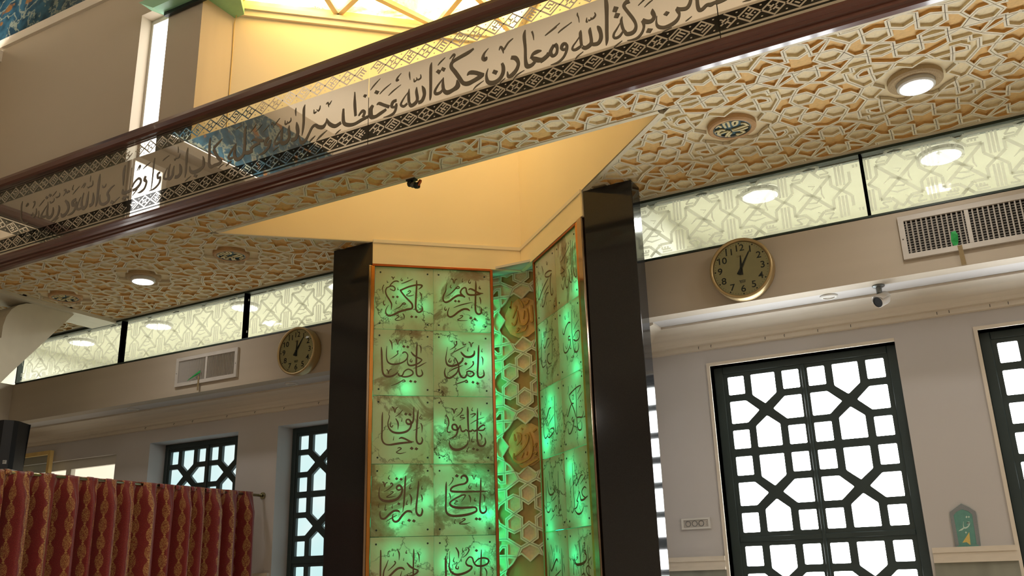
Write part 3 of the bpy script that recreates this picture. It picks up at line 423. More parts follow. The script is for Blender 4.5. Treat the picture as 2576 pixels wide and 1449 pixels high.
'B5': '-2035,567,6.1 -2044,529,21.0 -2040,446,18.5 -2041,365,20.7 -2033,322,29.3 -2005,317,25.3 -1981,333,21.3/-2011,363,4.0 -1990,388,21.4 -1962,395,24.5 -1935,392,7.9/-1999,367,19.8 -1976,348,33.1 -1942,332,29.0 -1910,338,24.2 -1888,363,25.8/-1992,542,12.1 -1985,513,10.0 -1982,479,3.2/-1909,483,3.2 -1875,499,9.5 -1832,516,5.5/-2136,412,24.3 -2106,398,29.0 -2089,360,21.6 -2100,324,24.8 -2130,296,29.6 -2158,293,21.7 -2163,327,5.6/-2215,488,4.1 -2205,509,12.4 -2191,488,16.4 -2187,458,4.1/-2183,481,12.3 -2151,520,11.5 -2117,537,5.7/-2293,389,3.3 -2306,348,14.8 -2297,300,25.4 -2260,281,30.1 -2219,292,27.5 -2194,325,25.9 -2190,364,23.6 -2198,395,16.3/-2287,526,3.3 -2317,501,13.4 -2326,470,25.9 -2310,457,25.8 -2301,473,10.4/-2400,277,3.3 -2376,296,9.9 -2324,317,3.3/-2218,256,3.2 -2207,273,8.1 -2178,288,3.2/-2125,263,3.2 -2102,284,9.6 -2051,300,3.2/-2390,559,11.0 -2431,543,24.7 -2501,528,24.8 -2545,512,23.2 -2551,481,24.9 -2524,438,27.3 -2494,387,27.1 -2469,346,26.0 -2435,331,30.9 -2392,338,29.1 -2350,350,30.6 -2325,358,20.6/-2440,387,4.2 -2421,401,26.0 -2383,389,26.7 -2341,364,25.7 -2321,361,12.4/-2511,380,6.8 -2508,337,37.9 -2538,321,27.0 -2581,314,31.4 -2607,338,23.1 -2614,382,19.7 -2609,427,6.0/-2609,423,5.2 -2647,388,12.9 -2671,354,18.1 -2665,331,20.6 -2634,330,19.7 -2612,348,12.8/-2564,542,3.5 -2535,564,15.5 -2527,553,11.2 -2549,526,3.4/-2650,525,3.5 -2628,544,9.6 -2595,563,3.5/P-2254,369 -2226,351 -2241,330 -2267,348/P-2648,497 -2624,481 -2642,459 -2665,483/P-2617,504 -2592,487 -2606,466 -2628,486',
'B4': '-2694,562,3.5 -2702,526,20.2 -2703,398,20.0 -2705,323,17.3 -2709,297,3.4/-2768,419,5.3 -2755,389,24.4 -2750,350,24.3 -2768,313,26.9 -2795,308,24.4/-2807,422,5.3 -2809,389,20.2 -2802,336,21.9 -2818,311,27.1 -2849,303,25.4 -2863,328,17.6/-2864,427,4.4 -2868,385,19.5 -2865,329,19.4/-2873,404,4.4 -2905,371,11.1 -2927,335,16.0 -2904,315,18.6 -2877,328,15.9/-2778,503,4.4 -2777,477,11.0 -2800,471,11.0 -2809,491,5.3/-2807,473,8.8 -2825,466,11.1 -2828,488,4.4/-2862,549,4.5 -2862,525,10.7 -2857,487,2.7/-2925,558,3.6 -2953,536,11.3 -2960,517,18.1 -2943,516,9.0/-3168,509,3.7 -3138,537,10.2 -3090,571,3.7/-3093,458,3.7 -3060,482,10.0 -3004,509,3.6/-3024,426,3.6 -2989,448,9.9 -2927,476,3.6/-2960,374,20.1 -2988,370,24.2 -2997,342,21.5 -2974,331,16.1 -2958,352,16.1/-2960,340,18.7 -2973,297,19.6 -3005,281,17.8 -3061,282,2.7/-3115,386,4.6 -3097,393,20.9 -3058,369,21.7 -3016,344,23.3/-3039,333,18.9 -3086,317,26.2 -3123,306,24.5 -3157,316,33.7 -3163,365,33.8 -3144,394,21.0/-3181,323,21.0 -3229,315,23.9 -3286,301,22.2 -3335,306,26.9 -3376,331,25.2 -3385,386,21.6 -3384,439,14.2/-3259,350,9.2 -3230,376,21.2 -3211,362,21.1 -3224,331,19.3/-3294,536,4.7 -3292,447,21.0 -3283,357,18.5/-3401,342,21.6 -3450,330,27.3 -3497,360,27.6 -3518,398,9.6/-3445,267,3.8 -3428,280,8.4 -3401,292,2.8/P-3123,497 -3096,480 -3112,461 -3137,479/P-3214,494 -3194,484 -3209,466 -3226,480',
'B3': '-3715,568,3.6 -3724,533,20.7 -3721,450,20.5 -3724,385,17.8 -3731,338,3.5/-3521,409,5.2 -3527,378,15.6 -3551,353,29.5 -3589,363,27.9 -3618,384,23.7 -3645,375,20.2 -3671,334,20.2 -3693,299,23.7 -3725,283,27.3 -3746,309,15.9 -3753,348,3.6/-3582,521,4.4 -3586,497,11.0 -3599,485,11.0 -3612,501,3.5/-3613,485,9.7 -3632,478,11.1 -3635,507,3.6/-3533,514,4.4 -3517,522,13.2 -3509,487,3.5/-3507,503,10.9 -3485,529,3.5/-3666,271,3.5 -3646,286,13.1 -3614,306,3.5/-3603,266,3.5 -3571,290,14.7 -3515,319,3.5/-3794,566,3.6 -3797,542,11.3 -3793,503,2.7/-3836,503,4.5 -3837,479,10.0 -3861,469,10.0 -3867,487,3.6/-3866,468,10.0 -3885,467,10.9 -3887,497,3.6/-3783,455,5.4 -3776,416,27.8 -3768,369,27.6 -3785,332,30.3 -3823,330,27.7/-3847,448,5.4 -3850,416,20.8 -3842,360,23.4 -3862,329,30.5 -3900,327,28.0 -3917,356,18.1/-3906,452,5.5 -3911,416,22.7 -3910,358,20.8/-3922,432,5.5 -3954,391,11.4 -3973,355,14.6 -3955,337,19.1 -3921,349,19.0/-3981,289,3.6 -3962,302,10.0 -3929,310,3.6/-4013,495,4.6 -4001,513,11.6 -3986,466,3.7/-3985,487,10.1 -3936,528,3.7/-4209,491,2.8 -4178,516,9.4 -4152,543,2.8/-4155,484,2.8 -4127,506,9.4 -4098,527,2.8/-4086,465,2.8 -4059,483,9.3 -4031,502,2.8/-4350,555,2.9 -4322,565,8.6 -4286,572,2.9/-4024,406,23.0 -4048,391,29.5 -4056,364,26.7 -4025,352,19.2 -4014,378,22.0/-4015,383,22.9 -4013,361,21.1 -4028,328,21.0 -4066,301,21.1 -4115,295,2.8/-4191,418,4.7 -4161,427,21.5 -4109,404,25.1 -4073,394,18.5/-4107,387,21.3 -4157,379,25.1 -4196,360,25.2/-4170,345,27.9 -4210,339,29.9 -4241,347,28.1/-4246,556,3.8 -4256,521,21.9 -4252,451,21.8 -4250,387,25.4 -4256,338,25.3 -4285,316,27.3 -4321,317,29.3 -4343,361,25.6 -4341,403,21.9 -4335,444,6.7/-4337,440,4.8 -4375,399,13.4 -4397,358,17.2 -4385,338,20.0 -4349,341,14.2/-4417,291,2.9 -4397,303,8.6 -4368,321,2.8',
'B2': '-4594,562,4.4 -4596,515,21.7 -4589,417,23.7 -4585,350,25.7 -4564,321,25.6 -4529,326,25.5 -4488,325,29.6 -4467,343,22.2 -4499,375,25.5 -4554,456,23.6/-4555,465,22.6 -4510,492,22.5 -4472,519,6.4/-4404,350,21.0 -4373,389,13.1 -4342,432,4.2/-4655,430,4.3 -4643,393,22.7 -4644,346,25.8 -4689,324,33.5 -4743,324,29.3 -4773,346,19.6 -4783,382,4.4/-4816,540,4.4 -4821,497,22.2 -4819,405,19.8 -4818,343,17.5 -4822,301,3.3/-4819,271,3.3 -4793,284,10.9 -4758,299,3.3/-4490,286,3.2 -4469,302,9.5 -4435,312,3.2/-4418,286,3.1 -4399,298,9.4 -4361,316,3.1/-4889,428,6.7 -4876,396,25.5 -4871,351,28.7 -4896,329,28.7 -4927,332,25.5/-4945,428,5.6 -4953,391,20.1 -4955,353,25.6 -4983,331,26.7 -5005,356,16.8/-4986,453,5.6 -5000,413,20.2 -4999,354,20.1/-5015,431,5.6 -5035,392,14.1 -5043,355,18.0 -5016,339,17.9 -4992,353,14.5/-4893,512,4.5 -4902,485,11.2 -4927,482,10.1 -4935,493,4.5/-4931,487,8.4 -4944,471,10.1 -4949,487,4.5/-4923,578,3.4 -4917,552,8.4 -4916,523,2.8/-5074,500,3.4 -5050,514,10.2 -5008,527,3.4/-5285,485,3.5 -5254,502,10.4 -5205,524,3.5/-5163,548,6.9 -5168,509,14.9 -5166,420,13.7 -5167,332,10.2 -5172,280,3.4/-5088,410,17.0 -5112,402,23.8 -5107,367,18.1 -5083,370,20.3 -5089,323,20.3 -5136,291,16.9 -5192,285,3.4/-5374,334,23.2 -5336,339,26.6 -5300,365,24.2 -5292,397,20.8 -5321,419,20.9 -5364,395,18.6 -5382,360,14.5/-5243,420,23.0 -5252,392,29.9 -5229,367,21.8 -5242,321,20.6 -5278,301,20.6 -5317,298,3.4/-5350,486,3.5 -5323,524,16.4 -5315,512,11.7 -5331,486,3.5/-5389,342,29.0 -5434,333,24.5 -5481,339,27.0 -5489,371,8.2/-5490,572,6.0 -5497,528,23.8 -5492,451,17.7 -5487,400,4.7/-5371,288,3.5 -5351,308,10.4 -5318,330,3.5/P-4723,307 -4691,290 -4704,272 -4734,288/P-5470,307 -5434,288 -5454,271 -5487,289/P-5430,305 -5408,295 -5419,278 -5444,291',
'B1': '-5775,569,4.9 -5778,508,28.1 -5775,406,25.5 -5776,330,21.7 -5783,294,3.6/-5587,431,6.0 -5631,412,17.9 -5660,378,25.1 -5641,344,25.0 -5642,309,27.3 -5688,294,25.0 -5728,309,21.6 -5747,343,18.1 -5745,388,3.6/-5569,274,3.5 -5546,296,10.6 -5511,313,3.5/-5688,466,4.8 -5698,443,10.9 -5723,444,10.9 -5730,466,3.6/-5831,424,6.1 -5822,371,27.9 -5825,331,31.5 -5858,319,27.9/-5887,448,6.1 -5892,392,23.3 -5896,332,31.7 -5928,314,31.8 -5955,346,18.4/-5945,451,6.2 -5957,397,22.2 -5955,346,22.1/-5975,422,6.2 -6002,372,15.5 -6009,333,22.2 -5971,319,19.6 -5946,339,15.9/-5853,532,4.9 -5850,495,12.3 -5873,485,12.3/-5877,491,9.2 -5897,481,11.1 -5910,494,4.9/-5886,584,3.1 -5886,560,9.3 -5884,529,3.1/-5982,501,3.7 -5958,526,13.7 -5940,525,9.3 -5959,493,3.7/-6081,468,3.8 -6053,492,11.3 -6008,523,3.7/-6085,552,5.0 -6093,518,11.3 -6081,509,7.5/-6031,415,24.9 -6069,403,32.4 -6059,370,26.1 -6025,377,19.8/-6024,393,23.6 -6031,333,23.5 -6061,304,22.3 -6118,296,3.7/-6166,436,16.4 -6130,402,28.8 -6111,356,26.2 -6136,315,32.4 -6178,307,28.8 -6198,335,5.0/-6200,483,3.8 -6179,507,12.7 -6180,533,15.9 -6199,532,9.5/-6242,412,7.6 -6228,378,22.7 -6234,332,22.7 -6265,303,22.7 -6314,288,3.8/-6277,267,3.8 -6254,285,10.1 -6221,304,3.1/-6340,513,3.9 -6310,533,10.3 -6291,549,3.2/-6495,460,3.9 -6466,485,11.7 -6433,509,3.9/-6309,412,6.4 -6303,363,26.7 -6323,332,29.2 -6361,335,26.8 -6377,380,23.1 -6380,433,19.3 -6385,477,3.9/-6390,446,6.4 -6433,398,16.1 -6449,365,21.9 -6409,351,20.5 -6373,358,16.6/-6249,523,5.1 -6247,497,11.5 -6279,489,11.5 -6292,497,5.1/-6309,490,5.1 -6312,465,11.5 -6348,457,10.3 -6359,476,3.9/-6491,422,6.5 -6483,383,19.4 -6490,358,5.2/-6528,451,6.5 -6519,407,19.5 -6545,386,19.5 -6568,423,5.2/-6572,403,18.3 -6605,416,6.6/-6577,462,3.9 -6559,490,13.1 -6561,517,14.5 -6580,517,7.9/-6674,501,4.0 -6651,522,13.3 -6641,509,7.9 -6665,496,4.0/-6726,561,4.0 -6732,525,18.7 -6724,469,16.0 -6711,402,15.9 -6660,348,17.1 -6606,347,14.4/P-6142,521 -6121,509 -6133,496 -6154,511/P-6159,515 -6142,503 -6153,493 -6173,506/P-6416,534 -6390,517 -6406,502 -6429,519/P-6376,546 -6348,529 -6363,513 -6389,531/P-5601,307 -5568,289 -5585,266 -5615,285',
'K1': '-30,154,10.3 -8,123,17.0 14,81,7.9/19,129,5.7 33,105,11.3 51,113,11.3 64,132,6.8/85,85,11.2 88,9,13.4 91,-46,11.1 68,-42,7.8/43,70,9.0 52,-18,11.2 21,-61,12.3 -20,-49,12.4 -30,-10,7.9 -40,62,5.7/22,52,7.9 11,-16,4.5/-56,103,11.4 -48,86,11.4 -83,4,4.5/-98,105,11.4 -104,90,10.3 -89,148,3.4/-93,-32,6.8 -73,-57,10.2 -48,-12,7.9 -40,46,5.7/-51,-88,11.3 -27,-86,11.2 -58,-119,9.0 19,-109,7.8 44,-70,4.5',
'K2': '-103,-81,5.3 -51,-46,9.5 -4,0,11.6 15,53,13.7 5,79,9.5 -13,70,5.3/-108,-55,6.4 -110,-100,12.7 -71,-128,14.7 -20,-117,14.7 26,-92,16.7 45,-34,16.8 42,35,14.7 28,91,5.3/-60,-148,7.4 -33,-165,14.7 24,-141,14.6 97,-113,9.3/-80,97,9.6 -52,84,11.7 -48,44,10.6 -83,2,4.3/-39,128,9.6 -28,117,10.7/-100,89,4.3 -96,48,13.9 -88,37,9.6/61,88,8.4 90,110,9.5/63,-16,10.5 86,1,10.5 73,-27,9.4/55,-65,7.3 88,-63,7.3 60,-90,7.3 87,-87,7.3/-43,18,6.4 -49,4,6.4/-29,-57,11.6 -47,-95,6.3/5,-51,7.4 -1,-80,4.2',
}
MED = '-29,-26,7.0 -26,-82,9.0 -1,-92,9.0 -8,-24,7.0/17,-35,7.0 25,-74,9.0 48,-72,9.0 37,-38,8.0 14,-26,6.0/-7,19,6.0 38,15,9.0 74,8,9.0 94,10,5.0/-6,32,6.0 34,44,9.0 70,37,9.0 84,33,5.0/2,80,7.0 25,94,9.0 51,78,9.0 35,57,7.0/-82,69,7.0 -87,25,9.0 -66,-16,9.0 -41,0,7.0/-100,38,5.0 -56,23,9.0 -25,21,7.0/-67,92,6.0 -42,52,9.0 -17,25,6.0/-37,110,7.0 -40,75,9.0 -15,48,7.0/-104,-7,5.0 -80,-14,9.0 -62,-2,6.0/-80,-58,7.0 -58,-74,9.0 -49,-47,7.0/59,-32,6.0 78,-26,9.0 94,13,5.0/-13,103,6.0 0,104,8.0 11,94,5.0/-21,-84,5.0 -23,-106,8.0 -35,-93,6.0'

# ------------------------------------------------------------------ main dimensions (metres)
ZS = 4.0                        # decorated soffit
YF = 4.12                       # plane of the upper hall wall and of the balustrade
A = (-4.834, 4.452); Bp = (-3.99, 5.222); Cp = (-3.11, 6.02); Dp = (-2.212, 5.222); Ep = (-1.38, 4.452)
YT = 5.60                       # lintel and transom plane
ZB0, ZB1 = 3.14, 3.545          # lintel underside / transom sill
YW = 6.10                       # window wall
XL = -7.6                       # left hall wall (upper level)
ZC = 7.6                        # hall ceiling
YR = -0.8                       # rear hall wall (upper level)
XRT = 4.5

# ------------------------------------------------------------------ room shell
struct(MB().box(-12, XRT, -6, 6.4, -.1, 0).build('floor', 'floor_carpet'), 'unseen carpet floor of the prayer hall, made pale to bounce light')
struct(MB().box(XL-.3, XRT, YR-.3, YF+.3, ZC, ZC+.1).build('ceiling', 'paint_beige'), 'high flat hall ceiling')
struct(MB().box(-12, XRT, -6, YR, ZS, ZS+.1).box(-12, -8.95, YR, 5.6, ZS, ZS+.1).box(-8.95, XL, YR, 4.1, ZS, ZS+.1).build('ceiling', 'paint_beige'), 'plain underside of the rear and side galleries')
struct(MB().box(XL-.25, XL, YR-.3, YF, ZS+.1, ZC).build('wall_left', 'paint_beige'), 'beige upper wall on the left of the hall')
struct(MB().box(XL-.25, XRT, YR-.25, YR, ZS+.1, ZC).build('wall_rear', 'paint_beige'), 'beige upper wall behind the viewer')
struct(MB().box(XRT, XRT+.2, -6, 6.4, 0, ZC).build('wall_right', 'paint_beige'), 'beige wall far right of the hall')
struct(MB().box(-12.2, -12, -6, 6.4, 0, ZS+.1).build('wall_left', 'paint_beige'), 'beige lower wall far left of the hall')
struct(MB().box(-12, XRT, -6.2, -6, 0, ZS+.1).build('wall_rear', 'paint_beige'), 'beige lower wall behind the viewer')

# upper wall in the balustrade plane with slit window and the open light well
wu = MB()
wu.box(XL, -5.535, YF, A[1], 4.6, ZC).box(-5.21, A[0], YF, A[1], 4.6, ZC).box(-5.535, -5.21, YF, A[1], 5.94, ZC)
wu.box(A[0], Ep[0], YF, 4.3, 6.02, ZC).box(Ep[0], XRT, YF, A[1], 4.6, ZC)
struct(wu.build('wall_upper', 'paint_beige'), 'beige upper wall above the glass balustrade')
# slit window
w1 = struct(bpy.data.objects.new('window_1', None), 'tall narrow slit window glowing white in the upper wall'); COL.objects.link(w1)
MB().face([(-5.535, 4.30, 4.6), (-5.21, 4.30, 4.6), (-5.21, 4.30, 5.94), (-5.535, 4.30, 5.94)]).build('pane', 'slit_pane', w1)
MB().box(-5.535, -5.51, 4.22, 4.30, 4.6, 5.94).box(-5.235, -5.21, 4.22, 4.30, 4.6, 5.94).box(-5.51, -5.235, 4.22, 4.30, 5.90, 5.94).build('frame', 'white_plastic', w1)

# left slit window mirrored in the glass; unseen right ones added as fill light
wl = struct(bpy.data.objects.new('window_14', None), 'narrow bright slit window in the left upper wall'); COL.objects.link(wl)
MB().box(XL, XL+.03, 2.00, 2.06, 4.7, 5.9).box(XL, XL+.03, 2.42, 2.48, 4.7, 5.9).box(XL, XL+.03, 2.06, 2.42, 5.84, 5.9).build('frame', 'moulding', wl)
MB().face([(XL+.004, 2.06, 4.7), (XL+.004, 2.42, 4.7), (XL+.004, 2.42, 5.84), (XL+.004, 2.06, 5.84)]).build('pane', 'slit_pane', wl)
for i_, yy in enumerate((.3, 1.6, 2.9)):
    wr = struct(bpy.data.objects.new('window_%d' % (15+i_), None), 'added glowing fill-light slit in the unseen right upper wall, number %s from the rear' % ('one', 'two', 'three')[i_]); COL.objects.link(wr)
    MB().box(XRT-.03, XRT, yy-.06, yy, 4.7, 6.0).box(XRT-.03, XRT, yy+.4, yy+.46, 4.7, 6.0).box(XRT-.03, XRT, yy, yy+.4, 5.94, 6.0).build('frame', 'moulding', wr)
    MB().face([(XRT-.004, yy, 4.7), (XRT-.004, yy, 5.94), (XRT-.004, yy+.4, 5.94), (XRT-.004, yy+.4, 4.7)]).build('pane', 'slit_fill_glow', wr)

# parapet of the gallery floor behind the glass
struct(MB().box(XL, XRT, 4.17, 4.40, ZS+.03, 4.52).build('wall_parapet', 'parapet_dark'), 'dark slab edge behind the balustrade glass')

# tile frieze and its trim, running round the hall
def frieze(x0, y0, rot, length, lab, n):
    o = MB().box(0, length, -.012, 0, 6.335, 7.25).build('trim_%d' % n, 'blue_tile', None, (x0, y0, 0)); o.rotation_euler = (0, 0, rot); struct(o, lab)
    o = MB().box(0, length, -.03, 0, 6.25, 6.335).build('trim_%d' % (n+1), 'moulding', None, (x0, y0, 0)); o.rotation_euler = (0, 0, rot); struct(o, 'pale ledge under the ' + lab)
for (x0, x1, y0, y1, n_, lab) in ((XL, XRT, YR, YR+.16, 43, 'rear'), (XRT-.16, XRT, YR, YF, 44, 'right')):
    struct(MB().box(x0, x1, y0, y1, 6.12, 6.15).box(x0, x1, y1-.02 if n_ == 43 else y0, y1, 6.15, 6.22).build('trim_%d' % n_, 'moulding') if n_ == 43 else MB().box(x0, x1, y0, y1, 6.12, 6.15).box(x0, x0+.02, y0, y1, 6.15, 6.22).build('trim_44', 'moulding'), 'added fill-light ledge along the %s hall wall' % lab)
area_light('fill_uplight', ((XL+XRT)/2, YR+.08, 6.17), XRT-XL-.3, P_FILL*(XRT-XL), (1, .90, .77), (math.pi, 0, 0), .08)  # uplights added to brighten the hall walls and ceiling
area_light('fill_uplight', (XL+.10, (YR+YF)/2, 6.19), .08, P_FILL*(YF-YR)*1.2, (1, .94, .86), (math.pi, 0, 0), YF-YR-.5)
struct(MB().box(XL, XL+.18, YR, YF, 6.12, 6.15).box(XL+.16, XL+.18, YR, YF, 6.15, 6.23).build('trim_45', 'moulding'), 'light cove along the left hall wall')
area_light('fill_uplight', (XRT-.08, (YR+YF)/2, 6.17), .08, P_FILL*(YF-YR)*1.5, (1, .93, .82), (math.pi, 0, 0), YF-YR-.3)
frieze(XL, YF, 0, XRT-XL, 'blue tiled calligraphy frieze on the upper wall', 1)
frieze(XL, YR, math.pi/2, YF-YR, 'blue tiled calligraphy frieze on the left wall', 3)
frieze(XRT, YR, math.pi, XRT-XL, 'blue tiled calligraphy frieze on the rear wall', 5)

# niche walls (V plan) rising from the onyx panels into the light well
def vwall(p, q, t):             # t: parameter of the pillar corner along p->q
    m = MB(); P = Vector((p[0], p[1], 0)); Q = Vector((q[0], q[1], 0)); T = P.lerp(Q, t)
    up = lambda v, z: (v.x, v.y, z)
    m.face([up(P, ZS), up(T, ZS), up(T, 6.1), up(P, 6.1)]); m.face([up(T, 3.815), up(Q, 3.815), up(Q, 6.1), up(T, 6.1)])
    return m
tB = (Bp[0]-A[0])/(Cp[0]-A[0]); tD = (Dp[0]-Ep[0])/(Cp[0]-Ep[0])
struct(vwall(A, Cp, tB).build('wall_niche_left', 'paint_cream'), 'cream left wall of the niche well')
struct(vwall(Ep, Cp, tD).build('wall_niche_right', 'paint_cream'), 'cream right wall of the niche well')
# frieze band of the niche, slightly proud, with a bead
def band(p, q, d0, d1, z0, z1, nm, lab):
    P = Vector((p[0], p[1])); Q = Vector((q[0], q[1])); t = (Q-P).normalized(); n = Vector((t.y, -t.x))
    if n.dot(Vector((0, -1))) < 0: n = -n
    pts = [P+n*d0, Q+n*d0 - t*0, Q+n*d1, P+n*d1]
    m = MB(); i = [(v.x, v.y) for v in pts]
    m.prism(i, lambda a, b, d: (a, b, d), z0, z1)
    return struct(m.build(nm, 'paint_cream' if 'band' in lab else 'moulding'), lab)
band(Bp, Cp, -.02, .014, 3.815, 3.985, 'trim_7', 'cream band above the left onyx panel')
band(Dp, Cp, -.02, .014, 3.815, 3.985, 'trim_8', 'cream band above the right onyx panel')
band(Bp, Cp, -.02, .02, 3.985, 4.012, 'trim_9', 'thin bead over the left niche wall')
band(Dp, Cp, -.02, .02, 3.985, 4.012, 'trim_10', 'thin bead over the right niche wall')
band(A, Cp, -.01, .05, 5.93, 5.97, 'trim_11', 'ledge under the amber ceiling on the left niche wall')
band(A, Cp, -.01, .03, 5.88, 5.93, 'trim_12', 'lower ledge under the amber ceiling on the left niche wall')
band(Ep, Cp, -.01, .05, 5.93, 5.97, 'trim_13', 'ledge under the amber ceiling on the right niche wall')
# inner walls behind the panels (cavity) and outer flanks
cav = MB()
for p, q in ((Bp, (-3.28, 5.86)), ((-2.93, 5.875), Dp)):
    t = (Vector(q)-Vector(p)).normalized(); n = Vector((-t.y, t.x)); a = Vector(p)+n*.13; b = Vector(q)+n*.13
    cav.face([(a.x, a.y, 0), (b.x, b.y, 0), (b.x, b.y, 3.83), (a.x, a.y, 3.83)])
struct(cav.build('wall_niche_back', 'parapet_dark'), 'plain wall behind the onyx panels')
struct(MB().box(-4.30, -4.27, 5.37, YW, 0, ZS).build('wall_flank_left', 'paint_white'), 'white flank wall left of the niche')
struct(MB().box(-2.19, -2.16, 5.37, YW, 0, ZS).build('wall_flank_right', 'paint_white'), 'white flank wall right of the niche')

# lintel beam, low ceiling, window wall
for x0, x1, lab in ((-8.9, -4.27, 'cream lintel beam left of the niche'), (-2.16, XRT, 'grey-cream lintel beam right of the niche')):
    struct(MB().box(x0, x1, YT, YT+.12, ZB0, ZB1).build('wall_lintel', 'lintel_paint'), lab)
    struct(MB().box(x0-1.8 if x0 < -5 else x0, x1, YT+.12, YW+.3, ZB0, ZB0+.06).build('ceiling', 'paint_white'), 'low white ceiling strip behind the lintel, ' + ('left' if x0 < -5 else 'right') + ' part')
struct(MB().box(-8.98, -8.9, 3.2, YT+.12, ZB0, ZB1).build('wall_lintel', 'lintel_paint'), 'short return of the lintel at the far left')
WIN = [(-9.42, -7.83, 2.79, .9), (-7.345, -6.17, 2.85, .25), (-5.684, -4.5, 2.85, .25), (-1.69, -.474, 2.862, .25), (.006, 1.22, 2.862, .25)]
wb = MB(); x = -12
for a, b, zt, zb in WIN:
    wb.box(x, a, YW, YW+.3, 0, ZB0); wb.box(a, b, YW, YW+.3, zt, ZB0); wb.box(a, b, YW, YW+.3, 0, zb); x = b
wb.box(x, XRT, YW, YW+.3, 0, ZB0)
struct(wb.build('wall_back', 'paint_white'), 'white wall holding the lattice windows')
# crown moulding along the low ceiling
prof = [(0, 3.14), (-.205, 3.14), (-.205, 3.125), (-.19, 3.12), (-.13, 3.10), (-.07, 3.065), (-.045, 3.04), (-.04, 3.02), (-.02, 3.015), (-.02, 2.985), (0, 2.98)]
def crown(p, q, n, nm, lab):
    m = MB(); P = Vector(p); Q = Vector(q); N = Vector(n)
    k = len(prof)
    for v in (P, Q): m.v += [(v.x - N.x*a, v.y - N.y*a, z) for a, z in prof]
    for i in range(k): m.f.append((i, (i+1) % k, k+(i+1) % k, k+i))
    m.f.append(tuple(range(k))); m.f.append(tuple(reversed(range(k, 2*k))))
    return struct(m.build(nm, 'moulding'), lab)
crown((-12, YW, 0), (-7.956, YW-.0, 0), (0, -1, 0), 'trim_14', 'plaster crown moulding over the pale far window')
crown((-7.956, YW, 0), (-4.27, YW, 0), (0, -1, 0), 'trim_15', 'plaster crown moulding left of the niche')
crown((-2.16, YW, 0), (XRT, YW, 0), (0, -1, 0), 'trim_16', 'plaster crown moulding right of the niche')
crown((-2.16, 5.73, 0), (-2.16, YW, 0), (1, 0, 0), 'trim_17', 'short crown moulding on the niche flank')
# wainscot: ledge and marble
n = 18
for x0, x1, lab in ((-2.16, -1.71, 'between niche and lattice window'), (-.455, -.012, 'between the two right windows'), (1.24, XRT, 'far right'), (-6.15, -5.70, 'between the left windows'), (-7.81, -7.37, 'left of the curtain')):
    struct(MB().box(x0, x1, YW-.03, YW, 1.555, 1.585).box(x0, x1, YW-.022, YW, 1.515, 1.555).box(x0, x1, YW-.034, YW, 1.498, 1.515).build('trim_%d' % n, 'moulding'), 'white dado ledge ' + lab); n += 1
    struct(MB().box(x0, x1, YW-.015, YW, 0, 1.498).build('baseboard_%s' % ('abcde'[(n-19) % 5]), 'marble_grey'), 'grey marble dado ' + lab)

# room behind the transom glass
for x0, x1, side in ((-10.5, -4.27, 'left'), (-2.16, XRT, 'right')):
    m = MB(); m.face([(x0, 8.0, 3.2), (x1, 8.0, 3.2), (x1, 8.0, 4.6), (x0, 8.0, 4.6)]); m.face([(x0, YT+.13, 4.42), (x1, YT+.13, 4.42), (x1, 8.0, 4.42), (x0, 8.0, 4.42)])
    m.face([(x0, YT+.13, 3.2), (x1, YT+.13, 3.2), (x1, 8.0, 3.2), (x0, 8.0, 3.2)]); m.face([(x0, YT, 3.2), (x0, 8, 3.2), (x0, 8, 4.42), (x0, YT, 4.42)]); m.face([(x1, YT, 3.2), (x1, 8, 3.2), (x1, 8, 4.42), (x1, YT, 4.42)])
    m.face([(x0, YT+.13, ZS), (x1, YT+.13, ZS), (x1, YT+.13, 4.42), (x0, YT+.13, 4.42)])
    struct(m.build('wall_upper_room', 'room_white'), 'cream room seen through the frosted glass, ' + side)
    struct(MB().box(x0, x1, 6.35, 6.45, 4.30, 4.42).build('trim_%d' % n, 'steel_grey'), 'grey ceiling beam behind the frosted glass, ' + side); n += 1
    k = 0; xx = x0 + .8
    while xx < min(x1, 2.2)-.4:
        t = thing('ceiling_luminaire', 'lit ceiling lamp behind the frosted glass, %s side, lamp %s from the niche' % (side, ['first', 'second', 'third', 'fourth', 'fifth', 'sixth', 'seventh'][k]), 'lamp', (xx, 6.9, 4.415), group='lamps behind the transom glass')
        MB().lathe([(.16, 0), (.16, -.03), (.14, -.035)], lambda a, b, h: (a, b, h), 24).build('housing', 'white_plastic', t)
        MB().lathe([(.14, -.036), (.001, -.037)], lambda a, b, h: (a, b, h), 24).build('diffuser', 'lamp_tube', t)
        area_light('lamp_light', (0, 0, -.05), .25, P_TRAN, (1, 1, .96), parent=t); xx += 1.35; k += 1

